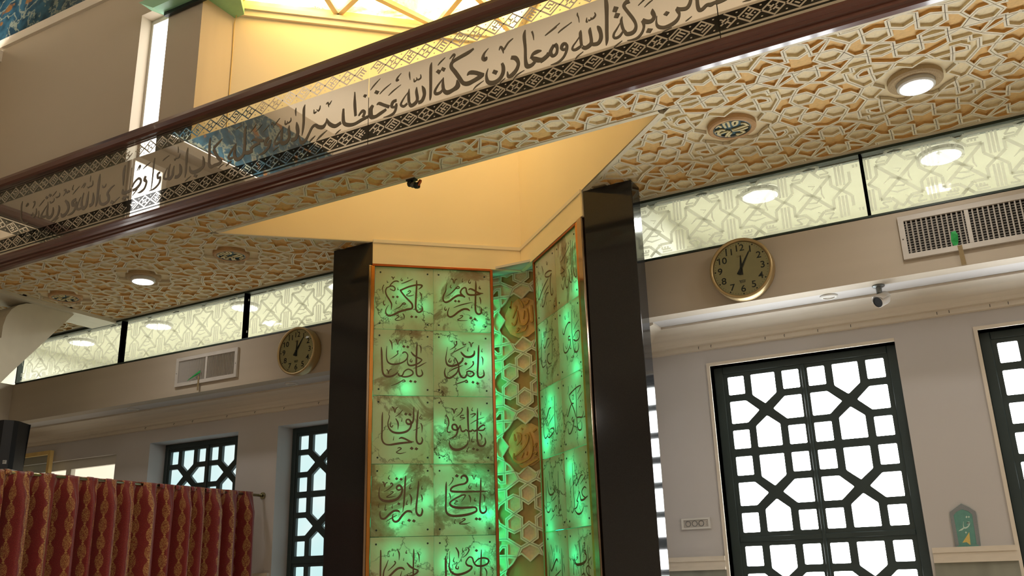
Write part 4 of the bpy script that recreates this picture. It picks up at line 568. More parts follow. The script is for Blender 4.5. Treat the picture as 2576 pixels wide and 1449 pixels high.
# ------------------------------------------------------------------ decorated soffit: interlaced star pattern
def girih_faces():
    pts = {'n30': (.0606, .465), 'p1': (.0625, .391), 'p2': (0, .43), 'p3': (.125, .5), 'p4': (.0635, .323), 'p5': (0, .286), 'p6': (.073, .254), 'p7': (.107, .19), 'p8': (.143, .143),
           'p9': (.125, .366), 'p10': (.187, .393), 'p11': (.251, .43), 'X1': (.287, .5), 'h1': (.187, .462), 'p12': (.19, .32), 'z1': (.28, .322), 'z2': (.28, .28), 'T': (.33, .33),
           'q1': (.395, .44), 'q2': (.44, .44), 'q0': (.328, .444), 'q3': (.433, .5), 'e0': (.197, .197), 'e1': (.197, .268), 'e2': (.232, .268), 'e3': (.268, .232), 'm1': (.072, .205), 'm0': (0, .15)}
    ln = ['n30 p1', 'p1 p4', 'p4 p5', 'p5 p6', 'p6 p7', 'p7 p8', 'p2 p1', 'p1 p9', 'p9 p10', 'p10 p11', 'p11 X1', 'n30 p3', 'p3 h1', 'h1 p10', 'p10 p12', 'p12 p6', 'p12 z1', 'z1 z2', 'p11 T', 'T q1', 'q1 q3',
          'X1 q0', 'q0 q1', 'q1 q2', 'e0 e1', 'e1 e2', 'e2 e3', 'e0 p7', 'p7 m1', 'm1 m0']
    seg = set()
    def key(p): return (round(p[0], 4), round(p[1], 4))
    for s in ln:
        a, b = (pts[k] for k in s.split())
        for sw in (0, 1):
            for sx in (1, -1):
                for sy in (1, -1):
                    f = lambda p: ((p[1], p[0]) if sw else p)
                    a2 = (f(a)[0]*sx, f(a)[1]*sy); b2 = (f(b)[0]*sx, f(b)[1]*sy)
                    for ox in (-1, 0, 1):
                        for oy in (-1, 0, 1):
                            u = key((a2[0]+ox, a2[1]+oy)); v = key((b2[0]+ox, b2[1]+oy))
                            if max(abs(u[0]), abs(u[1]), abs(v[0]), abs(v[1])) < .86 and u != v: seg.add((min(u, v), max(u, v)))
    seg = list(seg)
    # split at crossings
    S = np.array([[a[0], a[1], b[0], b[1]] for a, b in seg]); cuts = [[0.0, 1.0] for _ in seg]
    for i in range(len(seg)):
        p = S[i, :2]; r = S[i, 2:]-p; q = S[:, :2]; s_ = S[:, 2:]-q
        den = r[0]*s_[:, 1]-r[1]*s_[:, 0]; w = q-p
        with np.errstate(divide='ignore', invalid='ignore'):
            t = (w[:, 0]*s_[:, 1]-w[:, 1]*s_[:, 0])/den; u = (w[:, 0]*r[1]-w[:, 1]*r[0])/den
        ok = (np.abs(den) > 1e-9) & (t > 1e-4) & (t < 1-1e-4) & (u > -1e-4) & (u < 1+1e-4)
        cuts[i] += list(t[ok])
    adj = {}
    def k3(p): return (round(p[0]/.0015)*1, round(p[1]/.0015)*1)
    pos = {}
    for i, c in enumerate(cuts):
        c = sorted(c); P = [S[i, :2] + (S[i, 2:]-S[i, :2])*t for t in c]
        for a, b in zip(P, P[1:]):
            ka, kb = k3(a), k3(b)
            if ka == kb: continue
            pos.setdefault(ka, tuple(a)); pos.setdefault(kb, tuple(b)); adj.setdefault(ka, set()).add(kb); adj.setdefault(kb, set()).add(ka)
    ch = True
    while ch:
        ch = False
        for k in list(adj):
            if len(adj[k]) == 1:
                o = adj[k].pop(); adj[o].discard(k); del adj[k]; ch = True
            elif not adj[k]: del adj[k]
    order = {k: sorted(v, key=lambda q: math.atan2(pos[q][1]-pos[k][1], pos[q][0]-pos[k][0])) for k, v in adj.items()}
    seen = set(); faces = []
    for a in order:
        for b in order[a]:
            if (a, b) in seen: continue
            loop = []; x, y = a, b
            while (x, y) not in seen:
                seen.add((x, y)); loop.append(pos[x]); o = order[y]; j = o.index(x); z = o[(j-1) % len(o)]; x, y = y, z
            ar = .5*sum(loop[i][0]*loop[(i+1) % len(loop)][1]-loop[(i+1) % len(loop)][0]*loop[i][1] for i in range(len(loop)))
            if 2e-4 < ar < .09 and len(loop) >= 3:
                # drop collinear vertices
                L = []
                for i in range(len(loop)):
                    p, q, r = loop[i-1], loop[i], loop[(i+1) % len(loop)]
                    cr = (q[0]-p[0])*(r[1]-q[1])-(q[1]-p[1])*(r[0]-q[0])
                    if abs(cr) > 2e-5: L.append(q)
                cx = sum(p[0] for p in L)/len(L); cy = sum(p[1] for p in L)/len(L)
                if -.5 <= cx+1e-6 < .5 and -.5 <= cy+1e-6 < .5: faces.append((L, ar, (cx, cy)))
    return faces
GF = girih_faces()
PER = 1.011

def area2(P): return .5*sum(P[i][0]*P[(i+1) % len(P)][1]-P[(i+1) % len(P)][0]*P[i][1] for i in range(len(P)))
def clip(P, a, b, c):           # keep a*x+b*y >= c
    out = []
    for i in range(len(P)):
        p, q = P[i], P[(i+1) % len(P)]; dp = a*p[0]+b*p[1]-c; dq = a*q[0]+b*q[1]-c
        if dp >= 0: out.append(p)
        if (dp > 0 > dq) or (dp < 0 < dq):
            t = dp/(dp-dq); out.append((p[0]+(q[0]-p[0])*t, p[1]+(q[1]-p[1])*t))
    R = []
    for p in out:
        if not R or math.hypot(p[0]-R[-1][0], p[1]-R[-1][1]) > .002: R.append(p)
    if len(R) > 2 and math.hypot(R[0][0]-R[-1][0], R[0][1]-R[-1][1]) < .002: R.pop()
    return R if len(R) >= 3 and area2(R) > 1.5e-4 else None
def inset(P, w):
    n = len(P); out = []
    for i in range(n):
        p0, p, p1 = Vector(P[i-1]), Vector(P[i]), Vector(P[(i+1) % n])
        d0 = (p-p0).normalized(); d1 = (p1-p).normalized(); n0 = Vector((-d0.y, d0.x)); n1 = Vector((-d1.y, d1.x))
        k = 1+n0.dot(n1); v = (n0+n1)/max(k, .28); out.append(tuple(p+v*w))
    return out
def cell_mesh(name, P, fmap, ring, floor, half=.0125, depth=.015, gap=.0015):
    """one moulded cell: half straps around a sunk floor; fmap(u,v,d) with d into the ceiling"""
    o = inset(P, gap); i = inset(P, half)
    m = bpy.data.meshes.new(name); V = []; F = []; MI = []
    n = len(P); good = area2(i) > 2e-4
    V += [fmap(a, b, 0) for a, b in o]
    if good:
        V += [fmap(a, b, 0) for a, b in i]; V += [fmap(a, b, depth) for a, b in i]; V += [fmap(a, b, .02) for a, b in o]
        for k in range(n):
            j = (k+1) % n
            F.append((k, j, n+j, n+k)); MI.append(0); F.append((n+k, n+j, 2*n+j, 2*n+k)); MI.append(1); F.append((k, 3*n+k, 3*n+j, j)); MI.append(0)
        tri = tessellate_polygon([[Vector((a, b, 0)) for a, b in i]])
        for t in tri: F.append(tuple(2*n+k for k in t)); MI.append(1)
    else:
        for t in tessellate_polygon([[Vector((a, b, 0)) for a, b in o]]): F.append(tuple(t)); MI.append(0)
    m.from_pydata(V, [], F); m.update(); m.materials.append(MATS[ring]); m.materials.append(MATS[floor])
    m.polygons.foreach_set('material_index', MI); return m
def kind_of(L, ar):
    n = len(L)
    if n == 6 and ar > .008:
        d = [math.hypot(L[i][0]-L[i-1][0], L[i][1]-L[i-1][1]) for i in range(6)]
        if max(d) < .095: return 'hexagon_panel', 'girih_floor'
    cx = sum(p[0] for p in L)/n; cy = sum(p[1] for p in L)/n
    d = min(math.hypot(cx-a, cy-b) for a, b in ((0, .5), (0, -.5), (.5, 0), (-.5, 0), (.5, .5), (-.5, .5), (.5, -.5), (-.5, -.5)))
    if d < .04: return 'star_panel', 'girih_ochre'
    r = abs(abs(cx)-.5)+abs(abs(cy)-.5)
    if abs(abs(cx)-abs(cy)) < .02 and ar > .004 and n > 6: return 'cartouche_panel', 'girih_floor'
    if ar < .0035: return 'wedge_panel', 'girih_ochre'
    if math.hypot(cx, cy) < .245: return 'petal_panel', 'girih_floor'
    return 'dart_panel', 'girih_ochre'

Hm = MB().prism([(-8.95, 4.10), (XRT, 4.10), (XRT, 5.72), (-1.9, 5.72), (Dp[0], Dp[1]), (Ep[0], Ep[1]), (A[0], A[1]), (Bp[0], Bp[1]), (-4.3, 5.72), (-8.95, 5.72)], lambda u, v, d: (u, v, d), ZS+.03, ZS+.06)
SOF = struct(Hm.build('ceiling', 'dark_gap'), 'carved plaster star-pattern soffit under the gallery')
CEN0 = (-0.06, 4.858)
pieces = []
def pyr(P, halfplanes):
    for h in halfplanes:
        P = clip(P, *h)
        if P is None: return None
    return P
def tri_planes(grow):
    T = [A, Ep, (Cp[0], Cp[1])]; hp = []
    for i in range(3):
        p, q = Vector(T[i]), Vector(T[(i+1) % 3]); d = (q-p).normalized(); n = Vector((-d.y, d.x)); c = n.dot(p)
        hp.append((n.x, n.y, c-grow))       # inside: n.x >= c-grow
    return hp
TP = tri_planes(.028)
for kx in range(-9, 5):
    for ky in (-1, 0, 1):
        for fi, (L, ar, cc) in enumerate(GF):
            if math.hypot(*cc) < .13 and ky == 0: continue
            P0 = [(CEN0[0]+(kx+p[0])*PER, CEN0[1]+(ky+p[1])*PER) for p in L]
            if max(p[1] for p in P0) < 4.15 or min(p[1] for p in P0) > 5.57: continue
            for xa, xb in ((-7.39, XRT-.05), (-8.88, -7.74)):
                if max(p[0] for p in P0) < xa or min(p[0] for p in P0) > xb: continue
                R = pyr(P0, ((1, 0, xa), (-1, 0, -xb), (0, 1, 4.145), (0, -1, -5.575)))
                if R is None: continue
                # subtract the well triangle
                outs = []; cur = R
                for (a, b, c) in TP:
                    o = clip(cur, -a, -b, -c)
                    if o: outs.append(o)
                    cur = clip(cur, a, b, c)
                    if cur is None: break
                for o in outs:
                    whole = len(o) == len(L) and abs(area2(o)-ar*PER*PER) < 1e-6
                    pieces.append((o, fi, (kx, ky), whole))
def vis(o):
    cx = sum(p[0] for p in o)/len(o); cy = sum(p[1] for p in o)/len(o); d = Vector((cx, cy, ZS))-EYE; z = d.dot(CF)
    if z < .5: return 0
    px = FPX*d.dot(CR)/z; py = FPX*d.dot(CU)/z
    if abs(px) > 1300 or abs(py) > 735: return 0
    return abs(area2(o))*(ZS-1.5)/d.length**3
pieces.sort(key=lambda t: -vis(t[0]))
down = lambda u, v, d: (u, v, d)
cache = {}; rest = {}
for idx, (o, fi, kk, whole) in enumerate(pieces):
    nm, fl = kind_of(GF[fi][0], GF[fi][1])
    cx, cy = CEN0[0]+kk[0]*PER, CEN0[1]+kk[1]*PER
    if idx < 300:
        if whole:
            if fi not in cache: cache[fi] = cell_mesh(nm, [(p[0]*PER, p[1]*PER) for p in GF[fi][0]], down, 'girih_cream', fl)
            me = cache[fi]
        else: me = cell_mesh(nm, [(p[0]-cx, p[1]-cy) for p in o], down, 'girih_cream', fl)
        q = bpy.data.objects.new(nm, me); COL.objects.link(q); q.location = (cx, cy, ZS); q.parent = SOF
    else: rest.setdefault(fl, []).append(o)
V = []; F = []; MI = []
for fl, lst in rest.items():
    for o in lst:
        me = cell_mesh('tmp', o, lambda u, v, d: (u, v, ZS+d), 'girih_cream', fl); b = len(V); V += [tuple(v.co) for v in me.vertices]
        for p in me.polygons: F.append(tuple(b+k for k in p.vertices)); MI.append(0 if p.material_index == 0 else (1 if fl == 'girih_floor' else 2))
        bpy.data.meshes.remove(me)
me = bpy.data.meshes.new('pattern_panels'); me.from_pydata(V, [], F); me.update()
for k in ('girih_cream', 'girih_floor', 'girih_ochre'): me.materials.append(MATS[k])
me.polygons.foreach_set('material_index', MI)
q = bpy.data.objects.new('pattern_panels', me); COL.objects.link(q); q.parent = SOF; q['kind'] = 'stuff'
# plain margins
mg = MB().box(-7.39, XRT, 4.095, 4.147, ZS-.004, ZS+.03).box(-7.39, A[0]+.6, 5.573, 5.605, ZS-.004, ZS+.03).box(-2.2, XRT, 5.573, 5.605, ZS-.004, ZS+.03)
mg.build('margin', 'girih_cream', SOF)
for p, q in ((A, Ep), (A, Bp), (Ep, Dp)):
    d = (Vector(q)-Vector(p)).normalized(); nn = Vector((-d.y, d.x))
    if nn.dot(Vector(((A[0]+Ep[0])/2, 5.0))-Vector(p)) > 0: nn = -nn
    P = [Vector(p), Vector(q), Vector(q)+nn*.03, Vector(p)+nn*.03]
    MB().prism([tuple(v) for v in P], lambda a, b, d: (a, b, d), ZS-.005, ZS+.05).build('well_edge', 'girih_cream', SOF)
# reveal between soffit and well front
MB().box(A[0], Ep[0], 4.425, 4.452, ZS, 4.55).build('well_front', 'paint_cream', SOF)
# gallery cross beam at the left
struct(MB().box(-7.74, -7.39, 4.0, 5.60, ZS-.03, ZS+.1).build('trim_40', 'capital_white'), 'white beam crossing the soffit at the far left')
# ------------------------------------------------------------------ granite pillars
for x0, x1, lab, tx in ((-4.374, -3.996, 'black polished granite pillar on the left of the green niche', -3.996), (-2.209, -1.855, 'black polished granite pillar on the right of the green niche', -2.209)):
    t = thing('granite_pillar', lab, 'pillar', ((x0+x1)/2, 5.3, 0)); cx = (x0+x1)/2
    bevel(MB().box(x0-cx, x1-cx, -.08, .07, 0, ZS-.002).build('shaft', 'granite_black', t), .003, 1)

# ------------------------------------------------------------------ backlit onyx panels
WORDS = {'L': [['ya karim', 'ya rahim'], ['ya sadiq', 'ya mudabbir'], ['ya khaliq', 'ya masul'], ['ya raziq', 'ya kafi'], ['ya qadir', 'ya razi']]}
ROWZ = [3.30, 2.795, 2.294, 1.787, 1.28]; ROWH = [.50, .503, .499, .505, .505]
LAMPS = {'L': [(.24,3.6,.5),(.39,3.49,.4),(.62,3.62,.5),(.83,3.37,1.0),(.12,3.42,.3),(.26,2.85,.8),(.2,3.14,.35),(.82,3.08,1.1),(.77,2.91,.7),(.59,3.22,.4),(.84,2.61,.7),(.53,2.55,.6),(.23,2.53,.25),(.55,2.34,.7),(.23,2.2,.8),(.21,1.9,1.0),(.41,2.03,.6),(.79,2.2,1.1),(.86,1.94,1.5),(.58,2.03,.8),(.82,1.64,1.4),(.58,1.59,.9),(.35,1.65,.5),(.17,1.68,.3)],
         'R': [(.78,3.36,.9),(.76,3.6,.5),(.07,3.53,.3),(.11,3.18,.5),(.66,3.04,.9),(.7,2.81,1.0),(.57,3.2,.8),(.21,2.68,1.1),(.1,2.41,1.5),(.23,2.53,1.0),(.63,2.6,.6),(.71,2.4,.4),(.51,2.17,1.2),(.62,1.95,.9),(.09,1.94,.5),(.11,1.8,.8),(.7,1.82,.6),(.51,1.61,.9),(.2,1.62,.7)]}
def onyx_panel(side, P0, P1, uL, wcol, lab):
    d = Vector(P1)-Vector(P0); L = d.length; ang = math.atan2(d.y, d.x)
    t = thing('onyx_panel', lab, 'panel', (P0[0], P0[1], 0), ang)
    fl = lambda u, v, dd=0: (u, dd, v)
    for r in range(5):
        for c in range(2):
            u0 = uL + c*wcol; z0 = ROWZ[r]; h = ROWH[r]; g = .0012
            z1 = h-g if r else h-.004
            m = MB(); q = [(g, g), (wcol-g, g), (wcol-g, z1), (g, z1)]
            m.face([(a, 0, b) for a, b in q])
            for k in range(4):
                a, b = q[k], q[(k+1) % 4]; m.face([(a[0], 0, a[1]), (a[0], .018, a[1]), (b[0], .018, b[1]), (b[0], 0, b[1])])
            til = m.build('tile', 'onyx', t, (u0, 0, z0))
            key = '%s%d%s' % (side, r, 'LR'[c])
            if key in TXT:
                MB().ribbons(TXT[key], lambda u, v: (u, -.0012, v), 4, 1.28, (0, -2e-5, 0)).build('lettering', 'letter_brown', til)
            for k, (sx, sz) in enumerate(((.042, .045), (wcol-.045, .045), (.042, h-.048), (wcol-.045, h-.048))):
                MB().lathe([(.0068, 0), (.0068, -.002), (.004, -.003), (.003, -.0022)], lambda a, b, hh: (a, hh, b), 12, True).build('screw', 'screw_dark', til, (sx, 0, sz))
    # frame
    bevel(MB().box(-.005, L, -.014, .03, 3.798, 3.818).build('top_rail', 'copper', t), .003)
    if side == 'L':
        bevel(MB().box(-.012, uL-.002, -.012, .03, 1.0, 3.80).build('stile', 'gold', t), .003)
        bevel(MB().box(-.03, -.012, -.018, .03, 1.0, 3.80).build('edge_strip', 'chrome', t), .003)
        bevel(MB().box(uL+2*wcol, uL+2*wcol+.022, -.012, .10, 1.0, 3.81).build('stile', 'copper', t), .003)
    else:
        bevel(MB().box(-.012, uL-.001, -.012, .12, 1.0, 3.81).build('stile', 'copper', t), .003)
        bevel(MB().box(uL+2*wcol+.001, uL+2*wcol+.05, -.012, .03, 1.0, 3.816).build('stile', 'gold', t), .003)
        bevel(MB().box(uL+2*wcol+.05, uL+2*wcol+.12, -.02, .03, 1.0, 3.816).build('edge_strip', 'chrome', t), .003)
    for i, (u, z, p) in enumerate(LAMPS[side]):
        point_light('led_module', (u, .07, z), P_GREEN*p, (.0, 1, .42), .035, t)
    return t
onyx_panel('L', (-3.99, 5.225), (-3.30, 5.845), .018, .4508, 'onyx panel of green backlit lettered tiles facing the viewer, left wall of niche')
onyx_panel('R', (-2.92, 5.862), (-2.305, 5.308), .012, .4039, 'narrow-looking onyx panel of green backlit lettered tiles, right wall of niche')

# carved lattice screen in the back of the niche
scr = thing('lattice_screen', 'green-lit carved star lattice screen between the two onyx panels', 'screen', (-3.13, 6.03, 0))
MB().box(-.33, .33, .024, .04, 1.0, 3.83).build('backing', 'screen_ochre', scr)
MB().prism([(-.20, -.17), (.22, -.17), (.30, .05), (-.30, .05)], lambda u, v, d: (u, v, d), 3.822, 3.84).build('top_board', 'paint_white', scr)
fz = lambda u, v, d: (u, d*.6, v)
cache2 = {}
for kz, zc in ((0, 3.44), (1, 2.44), (2, 1.44)):
    for fi, (L, ar, cc) in enumerate(GF):
        if math.hypot(*cc) < .12: continue
        o = pyr([(p[0], p[1]) for p in L], ((1, 0, -.32), (-1, 0, -.32), (0, -1, -(3.82-zc)), (0, 1, 1.1-zc)))
        if o is None: continue
        nm, fl = kind_of(L, ar)
        q = bpy.data.objects.new(nm, cell_mesh(nm, o, fz, 'girih_cream', 'screen_ochre' if fl == 'girih_ochre' else fl, .013, .03)); COL.objects.link(q); q.location = (0, 0, zc); q.parent = scr
    if kz < 2:
        MB().prism([(.165*math.cos(a*math.pi/6+.26), .165*math.sin(a*math.pi/6+.26)) for a in range(12)], lambda u, v, d: (u, d, v), .012, .03).build('boss', 'girih_ochre', scr, (0, 0, zc))
        m = MB().ribbons(TXT['K%d' % (kz+1)], lambda u, v: (u, 0, v), 3, 1.2, (0, -2e-4, 0)); o = m.build('relief_lettering', 'relief_gold', scr, (0, .002, zc))
        md = o.modifiers.new('thick', 'SOLIDIFY'); md.thickness = .012; md.offset = 0
# LED strip washing the screen from behind the edge of the left panel
aim(area_light('led_light', (-.33, -.05, 2.38), .02, P_GREEN*4.5, (.02, 1, .4), (0, 0, 0), 2.4, scr), (1, .16, 0))

# ------------------------------------------------------------------ glass balustrade
FRET = {'A': ['1010111', '1010101', '1110111', '1000001', '1110111', '1010001', '1111111'],
        'B': ['1110111', '1110111', '1101011', '0001000', '1101011', '1110111', '1110111'],
        'C': ['1011111', '1000001', '1011111', '1000001', '1011111', '1010001', '1011111'],
        'D': ['1110101', '1000101', '1011101', '1110101', '0000101', '1111101', '1111111']}
SEQ = 'ABCDB'
def fret(m, x0, x1, z0, z1, y, off=0):
    """mirror-film strips of the border: diamonds with square kufic fillings"""
    pw = .1245; hz = (z1-z0)/2; zc = (z0+z1)/2; k = int(math.floor(x0/pw))-1
    def P(cx, s, t):            # s along up-right, t along down-right, both -1..1
        return (cx + (s+t)*pw*.275, zc + (s-t)*hz*.53)
    def quad(cx, s0, s1, t0, t1):
        q = [P(cx, s0, t0), P(cx, s0, t1), P(cx, s1, t1), P(cx, s1, t0)]
        if min(a for a, b in q) < x0 or max(a for a, b in q) > x1: return
        m.face([(a, y, b) for a, b in q])
    while k*pw < x1+pw:
        cx = k*pw; bm = FRET[SEQ[(k+off) % 5]]; e = .77
        for (a, b, c, d) in ((-1, -e, -1, 1), (e, 1, -1, 1), (-e, e, -1, -e), (-e, e, e, 1)): quad(cx, a, b, c, d)
        st = 2*e/7
        for r in range(7):
            c = 0
            while c < 7:
                if bm[r][c] == '0':
                    c1 = c
                    while c1 < 7 and bm[r][c1] == '0': c1 += 1
                    quad(cx, e-(r+1)*st, e-r*st, -e+c*st, -e+c1*st); c = c1
                else: c += 1
        for sg in (1, -1):
            a, b = cx+pw/2, zc+sg*hz*.72
            if x0 < a-.006 and a+.006 < x1: m.face([(a-.006, y, b-.003), (a+.004, y, b-.004), (a+.007, y, b+.003), (a-.003, y, b+.004)])
        k += 1
def balustrade(lab, joints, words, rotz=0, loc=(0, 0, 0), y0=4.09):
    t = thing('glass_balustrade', lab, 'balustrade', loc, rotz)
    x0, x1 = joints[0], joints[-1]
    hp = [(y0-.035, 4.742), (y0-.045, 4.76), (y0-.045, 4.80), (y0-.03, 4.835), (y0+.02, 4.838), (y0+.035, 4.80), (y0+.035, 4.742)]
    def rail(prof, nm):
        m = MB(); k = len(prof)
        for x in (x0, x1): m.v += [(x, a, b) for a, b in prof]
        for i in range(k): m.f.append((i, (i+1) % k, k+(i+1) % k, k+i))
        m.f += [tuple(range(k)), tuple(reversed(range(k, 2*k)))]; return m.build(nm, 'wood_brown', t)
    rail(hp, 'handrail')
    lp = [(y0-.012, 4.118), (y0-.016, 4.10), (y0-.028, 4.092), (y0-.026, 4.068), (y0-.034, 4.060), (y0-.034, 4.040), (y0-.022, 4.034), (y0-.026, 4.012), (y0-.014, 4.004), (y0-.014, 3.986), (y0+.02, 3.984), (y0+.035, 4.118)]
    rail(lp, 'bottom_rail')
    for a, b in zip(joints, joints[1:]):
        a += .0025; b -= .0025
        g = MB().face([(a, y0, 4.10), (b, y0, 4.10), (b, y0, 4.745), (a, y0, 4.745)]).build('glass_pane', 'clear_glass', t)
        f = MB(); y = y0-.002
        f.face([(a, y, 4.262), (b, y, 4.262), (b, y, 4.602), (a, y, 4.602)])
        for z0_, z1_ in ((4.152, 4.164), (4.122, 4.140), (4.718, 4.728), (4.734, 4.742)): f.face([(a, y, z0_), (b, y, z0_), (b, y, z1_), (a, y, z1_)])
        fret(f, a, b, 4.166, 4.259, y, 1); fret(f, a, b, 4.606, 4.712, y, 3)
        f.build('mirror_film', 'mirror_film', g)
        if words:
            ks = [k for k in words if words[k] == (a, b)] if False else None
    return t
JN = [XL+.08, -5.41, -3.18, -.905, 1.37, 3.6]
bal = balustrade('brown-railed mirror-glass balustrade with black calligraphy crossing the picture', JN, True)
# lettering: every stroke goes to the pane it lies on
panes_ = [c for c in bal.children if c.name.startswith('glass_pane')]
buckets = [[] for _ in panes_]
for key in ('B1', 'B2', 'B3', 'B4', 'B5', 'B6', 'B7'):
    for st in TXT[key].split('/'):
        xs = [float(p.split(',')[0])/1000 for p in st.lstrip('P').split()]; xm = sum(xs)/len(xs)
        for i in range(len(panes_)):
            if JN[i] <= xm < JN[i+1]: buckets[i].append(st)
for i, b in enumerate(buckets):
    if b:
        o = MB().ribbons('/'.join(b), lambda u, v: (u, 4.0868, v+4.0), 4, 1.0, (0, -1.5e-5, 0)).build('lettering', 'etched_letter', panes_[i])
# side gallery balustrade running toward the viewer on the left (seen mirrored in the glass)
balustrade('brown-railed glass balustrade of the left gallery', [0, 2.2, 4.4], False, math.pi/2, (XL+.03+4.09, -.35, 0), 4.09)

# ------------------------------------------------------------------ skylight of backlit amber onyx over the well
sky = thing('amber_ceiling', 'backlit amber onyx ceiling with cream ribs above the niche', 'ceiling panel', (-3.11, 5.0, 6.03))
nodes = {'a': (A[0], A[1]), 'f1': (-4.23, 5.0), 'g1': (-3.62, 5.56), 'c': (Cp[0], Cp[1]), 'e': (Ep[0], Ep[1]), 'g2': (-2.6, 5.56), 'f2': (-1.99, 5.0), 'm0': (-4.834, 4.2), 'm1': (-3.98, 4.2), 'm2': (-3.11, 4.2), 'm3': (-2.24, 4.2), 'm4': (-1.38, 4.2), 'i1': (-3.85, 4.85), 'i2': (-3.11, 5.25), 'i3': (-2.37, 4.85), 'i0': (-3.11, 4.62)}
polys = ['a m0 m1', 'a m1 f1', 'f1 m1 i1', 'f1 i1 g1', 'g1 i1 i2', 'g1 i2 c', 'c i2 g2', 'g2 i2 i3', 'g2 i3 f2', 'f2 i3 m3', 'f2 m3 e', 'e m3 m4', 'i1 m1 i0', 'i1 i0 i2', 'i2 i0 i3', 'i3 i0 m3', 'm1 m2 i0', 'm2 m3 i0']
for ps in polys:
    P = [nodes[k] for k in ps.split()]
    if area2(P) < 0: P.reverse()
    MB().face([(p[0]+3.11, p[1]-5.0, 0) for p in P]).build('onyx_pane', 'onyx_amber', sky)
done = set()
for ps in polys:
    k = ps.split()
    for a, b in ((k[0], k[1]), (k[1], k[2]), (k[2], k[0])):
        e = tuple(sorted((a, b)))
        if e in done: continue
        done.add(e); p, q = Vector(nodes[a]), Vector(nodes[b]); d = (q-p).normalized(); nn = Vector((-d.y, d.x))*.022
        Q = [p+nn, q+nn, q-nn, p-nn]
        MB().prism([(v.x+3.11, v.y-5.0) for v in Q], lambda u, v, dd: (u, v, dd), -.045, -.004).build('rib', 'paint_cream', sky)
for r0, cx, cy in ((.42, -3.11, 4.62),):
    m = MB(); pts = [(cx+r0*1.7*math.cos(a)+3.11, cy+r0*math.sin(a)-5.0, -.03) for a in np.linspace(0, 2*math.pi, 41)]; m.tube(pts, .018, 6, False).build('ring_rib', 'paint_cream', sky)

# light box along the head of the opening, green glow in its paint
lb = thing('light_box', 'pale metal light box with green glow in its paint above the opening in the upper wall', 'light box', (-5.41, 4.05, 5.87))
bevel(MB().prism([(0, .065), (.17, -.04), (4.1, -.04), (4.1, .065)], lambda u, v, d: (u, d, v), -.06, .065).build('housing', 'green_glow_paint', lb), .003)
MB().box(.19, 4.1, .03, .06, -.07, -.04).build('dark_channel', 'dark_metal', lb)
MB().box(.1, 4.0, -.02, .02, .07, .085).build('led_strip', 'led_green', lb)
sb = MB().prism([(A[0], YF), (A[0]+.35, YF), (A[0]+.10, 4.452), (A[0], 4.452)], lambda u, v, d: (u, v, d), 5.86, 5.92).build('corner_soffit', 'green_glow_paint')
tag(sb, 'small soffit board with green glow in its paint in the top corner of the well', 'board')
# loose cable hanging from it
tag(MB().tube([(A[0]+.04, 4.43, 5.86), (A[0]+.01, 4.44, 5.80), (A[0]+.006, 4.448, 5.5), (A[0]+.006, 4.446, 5.1), (A[0]+.006, 4.448, 4.62)], .004, 6).build('cable', 'sash_cream'), 'thin cable running down the corner of the yellow well wall', 'cable')

# ------------------------------------------------------------------ soffit fittings
def medallion(x, lab):
    t = thing('ceiling_medallion', lab, 'medallion', (x, CEN0[1], ZS), group='calligraphy medallions in the soffit')
    D = lambda a, b, h: (a, b, -h)
    MB().lathe([(.27, -.0215), (.13, -.0215)], D, 24).build('ground', 'girih_floor', t)
    MB().lathe([(.142, -.03), (.142, .004), (.132, .012), (.112, .010), (.108, -.004)], D, 40).build('rim', 'terracotta', t)
    MB().lathe([(.110, -.004), (.001, -.004)], D, 40, True).build('disc', 'medallion_blue', t)
    MB().lathe([(.113, .006), (.106, .010), (.100, .004), (.100, -.004)], D, 40).build('inner_ring', 'steel_grey', t)
    o = MB().ribbons(MED, lambda u, v: (u*1.04, v*1.04, -.002), 3, 1.6, (0, 0, -2e-4)).build('lettering', 'ivory', t)
    md = o.modifiers.new('thick', 'SOLIDIFY'); md.thickness = .008; md.offset = 0
medallion(CEN0[0]-PER*1, 'blue and ivory calligraphy medallion right of the niche')
medallion(CEN0[0]-PER*5, 'blue and ivory calligraphy medallion just left of the niche')
medallion(CEN0[0]-PER*7, 'blue and ivory calligraphy medallion at the far left of the soffit')
def downlight(x, lab, grp='round downlights in the soffit'):
    t = thing('ceiling_downlight', lab, 'lamp', (x, CEN0[1], ZS), group=grp)
    D = lambda a, b, h: (a, b, -h)
    MB().lathe([(.27, -.0215), (.13, -.0215)], D, 24).build('ground', 'girih_floor', t)
    MB().lathe([(.142, -.03), (.142, .006), (.13, .014), (.10, .012), (.098, 0)], D, 40).build('rosette', 'stone_rosette', t)
    MB().lathe([(.098, 0), (.098, .034), (.090, .040), (.084, .040)], D, 40).build('housing', 'white_plastic', t)
    MB().lathe([(.084, .0405), (.001, .041)], D, 40, True).build('diffuser', 'lamp_white', t)
    area_light('lamp_light', (0, 0, -.05), .15, P_DOWN, (1, .95, .88), parent=t)
downlight(CEN0[0], 'round lit downlight in a stone rosette, upper right of the soffit')
downlight(CEN0[0]-PER*6, 'round lit downlight in a stone rosette, left part of the soffit')
downlight(CEN0[0]+PER*2, 'round lit downlight in a stone rosette, beyond the right edge')

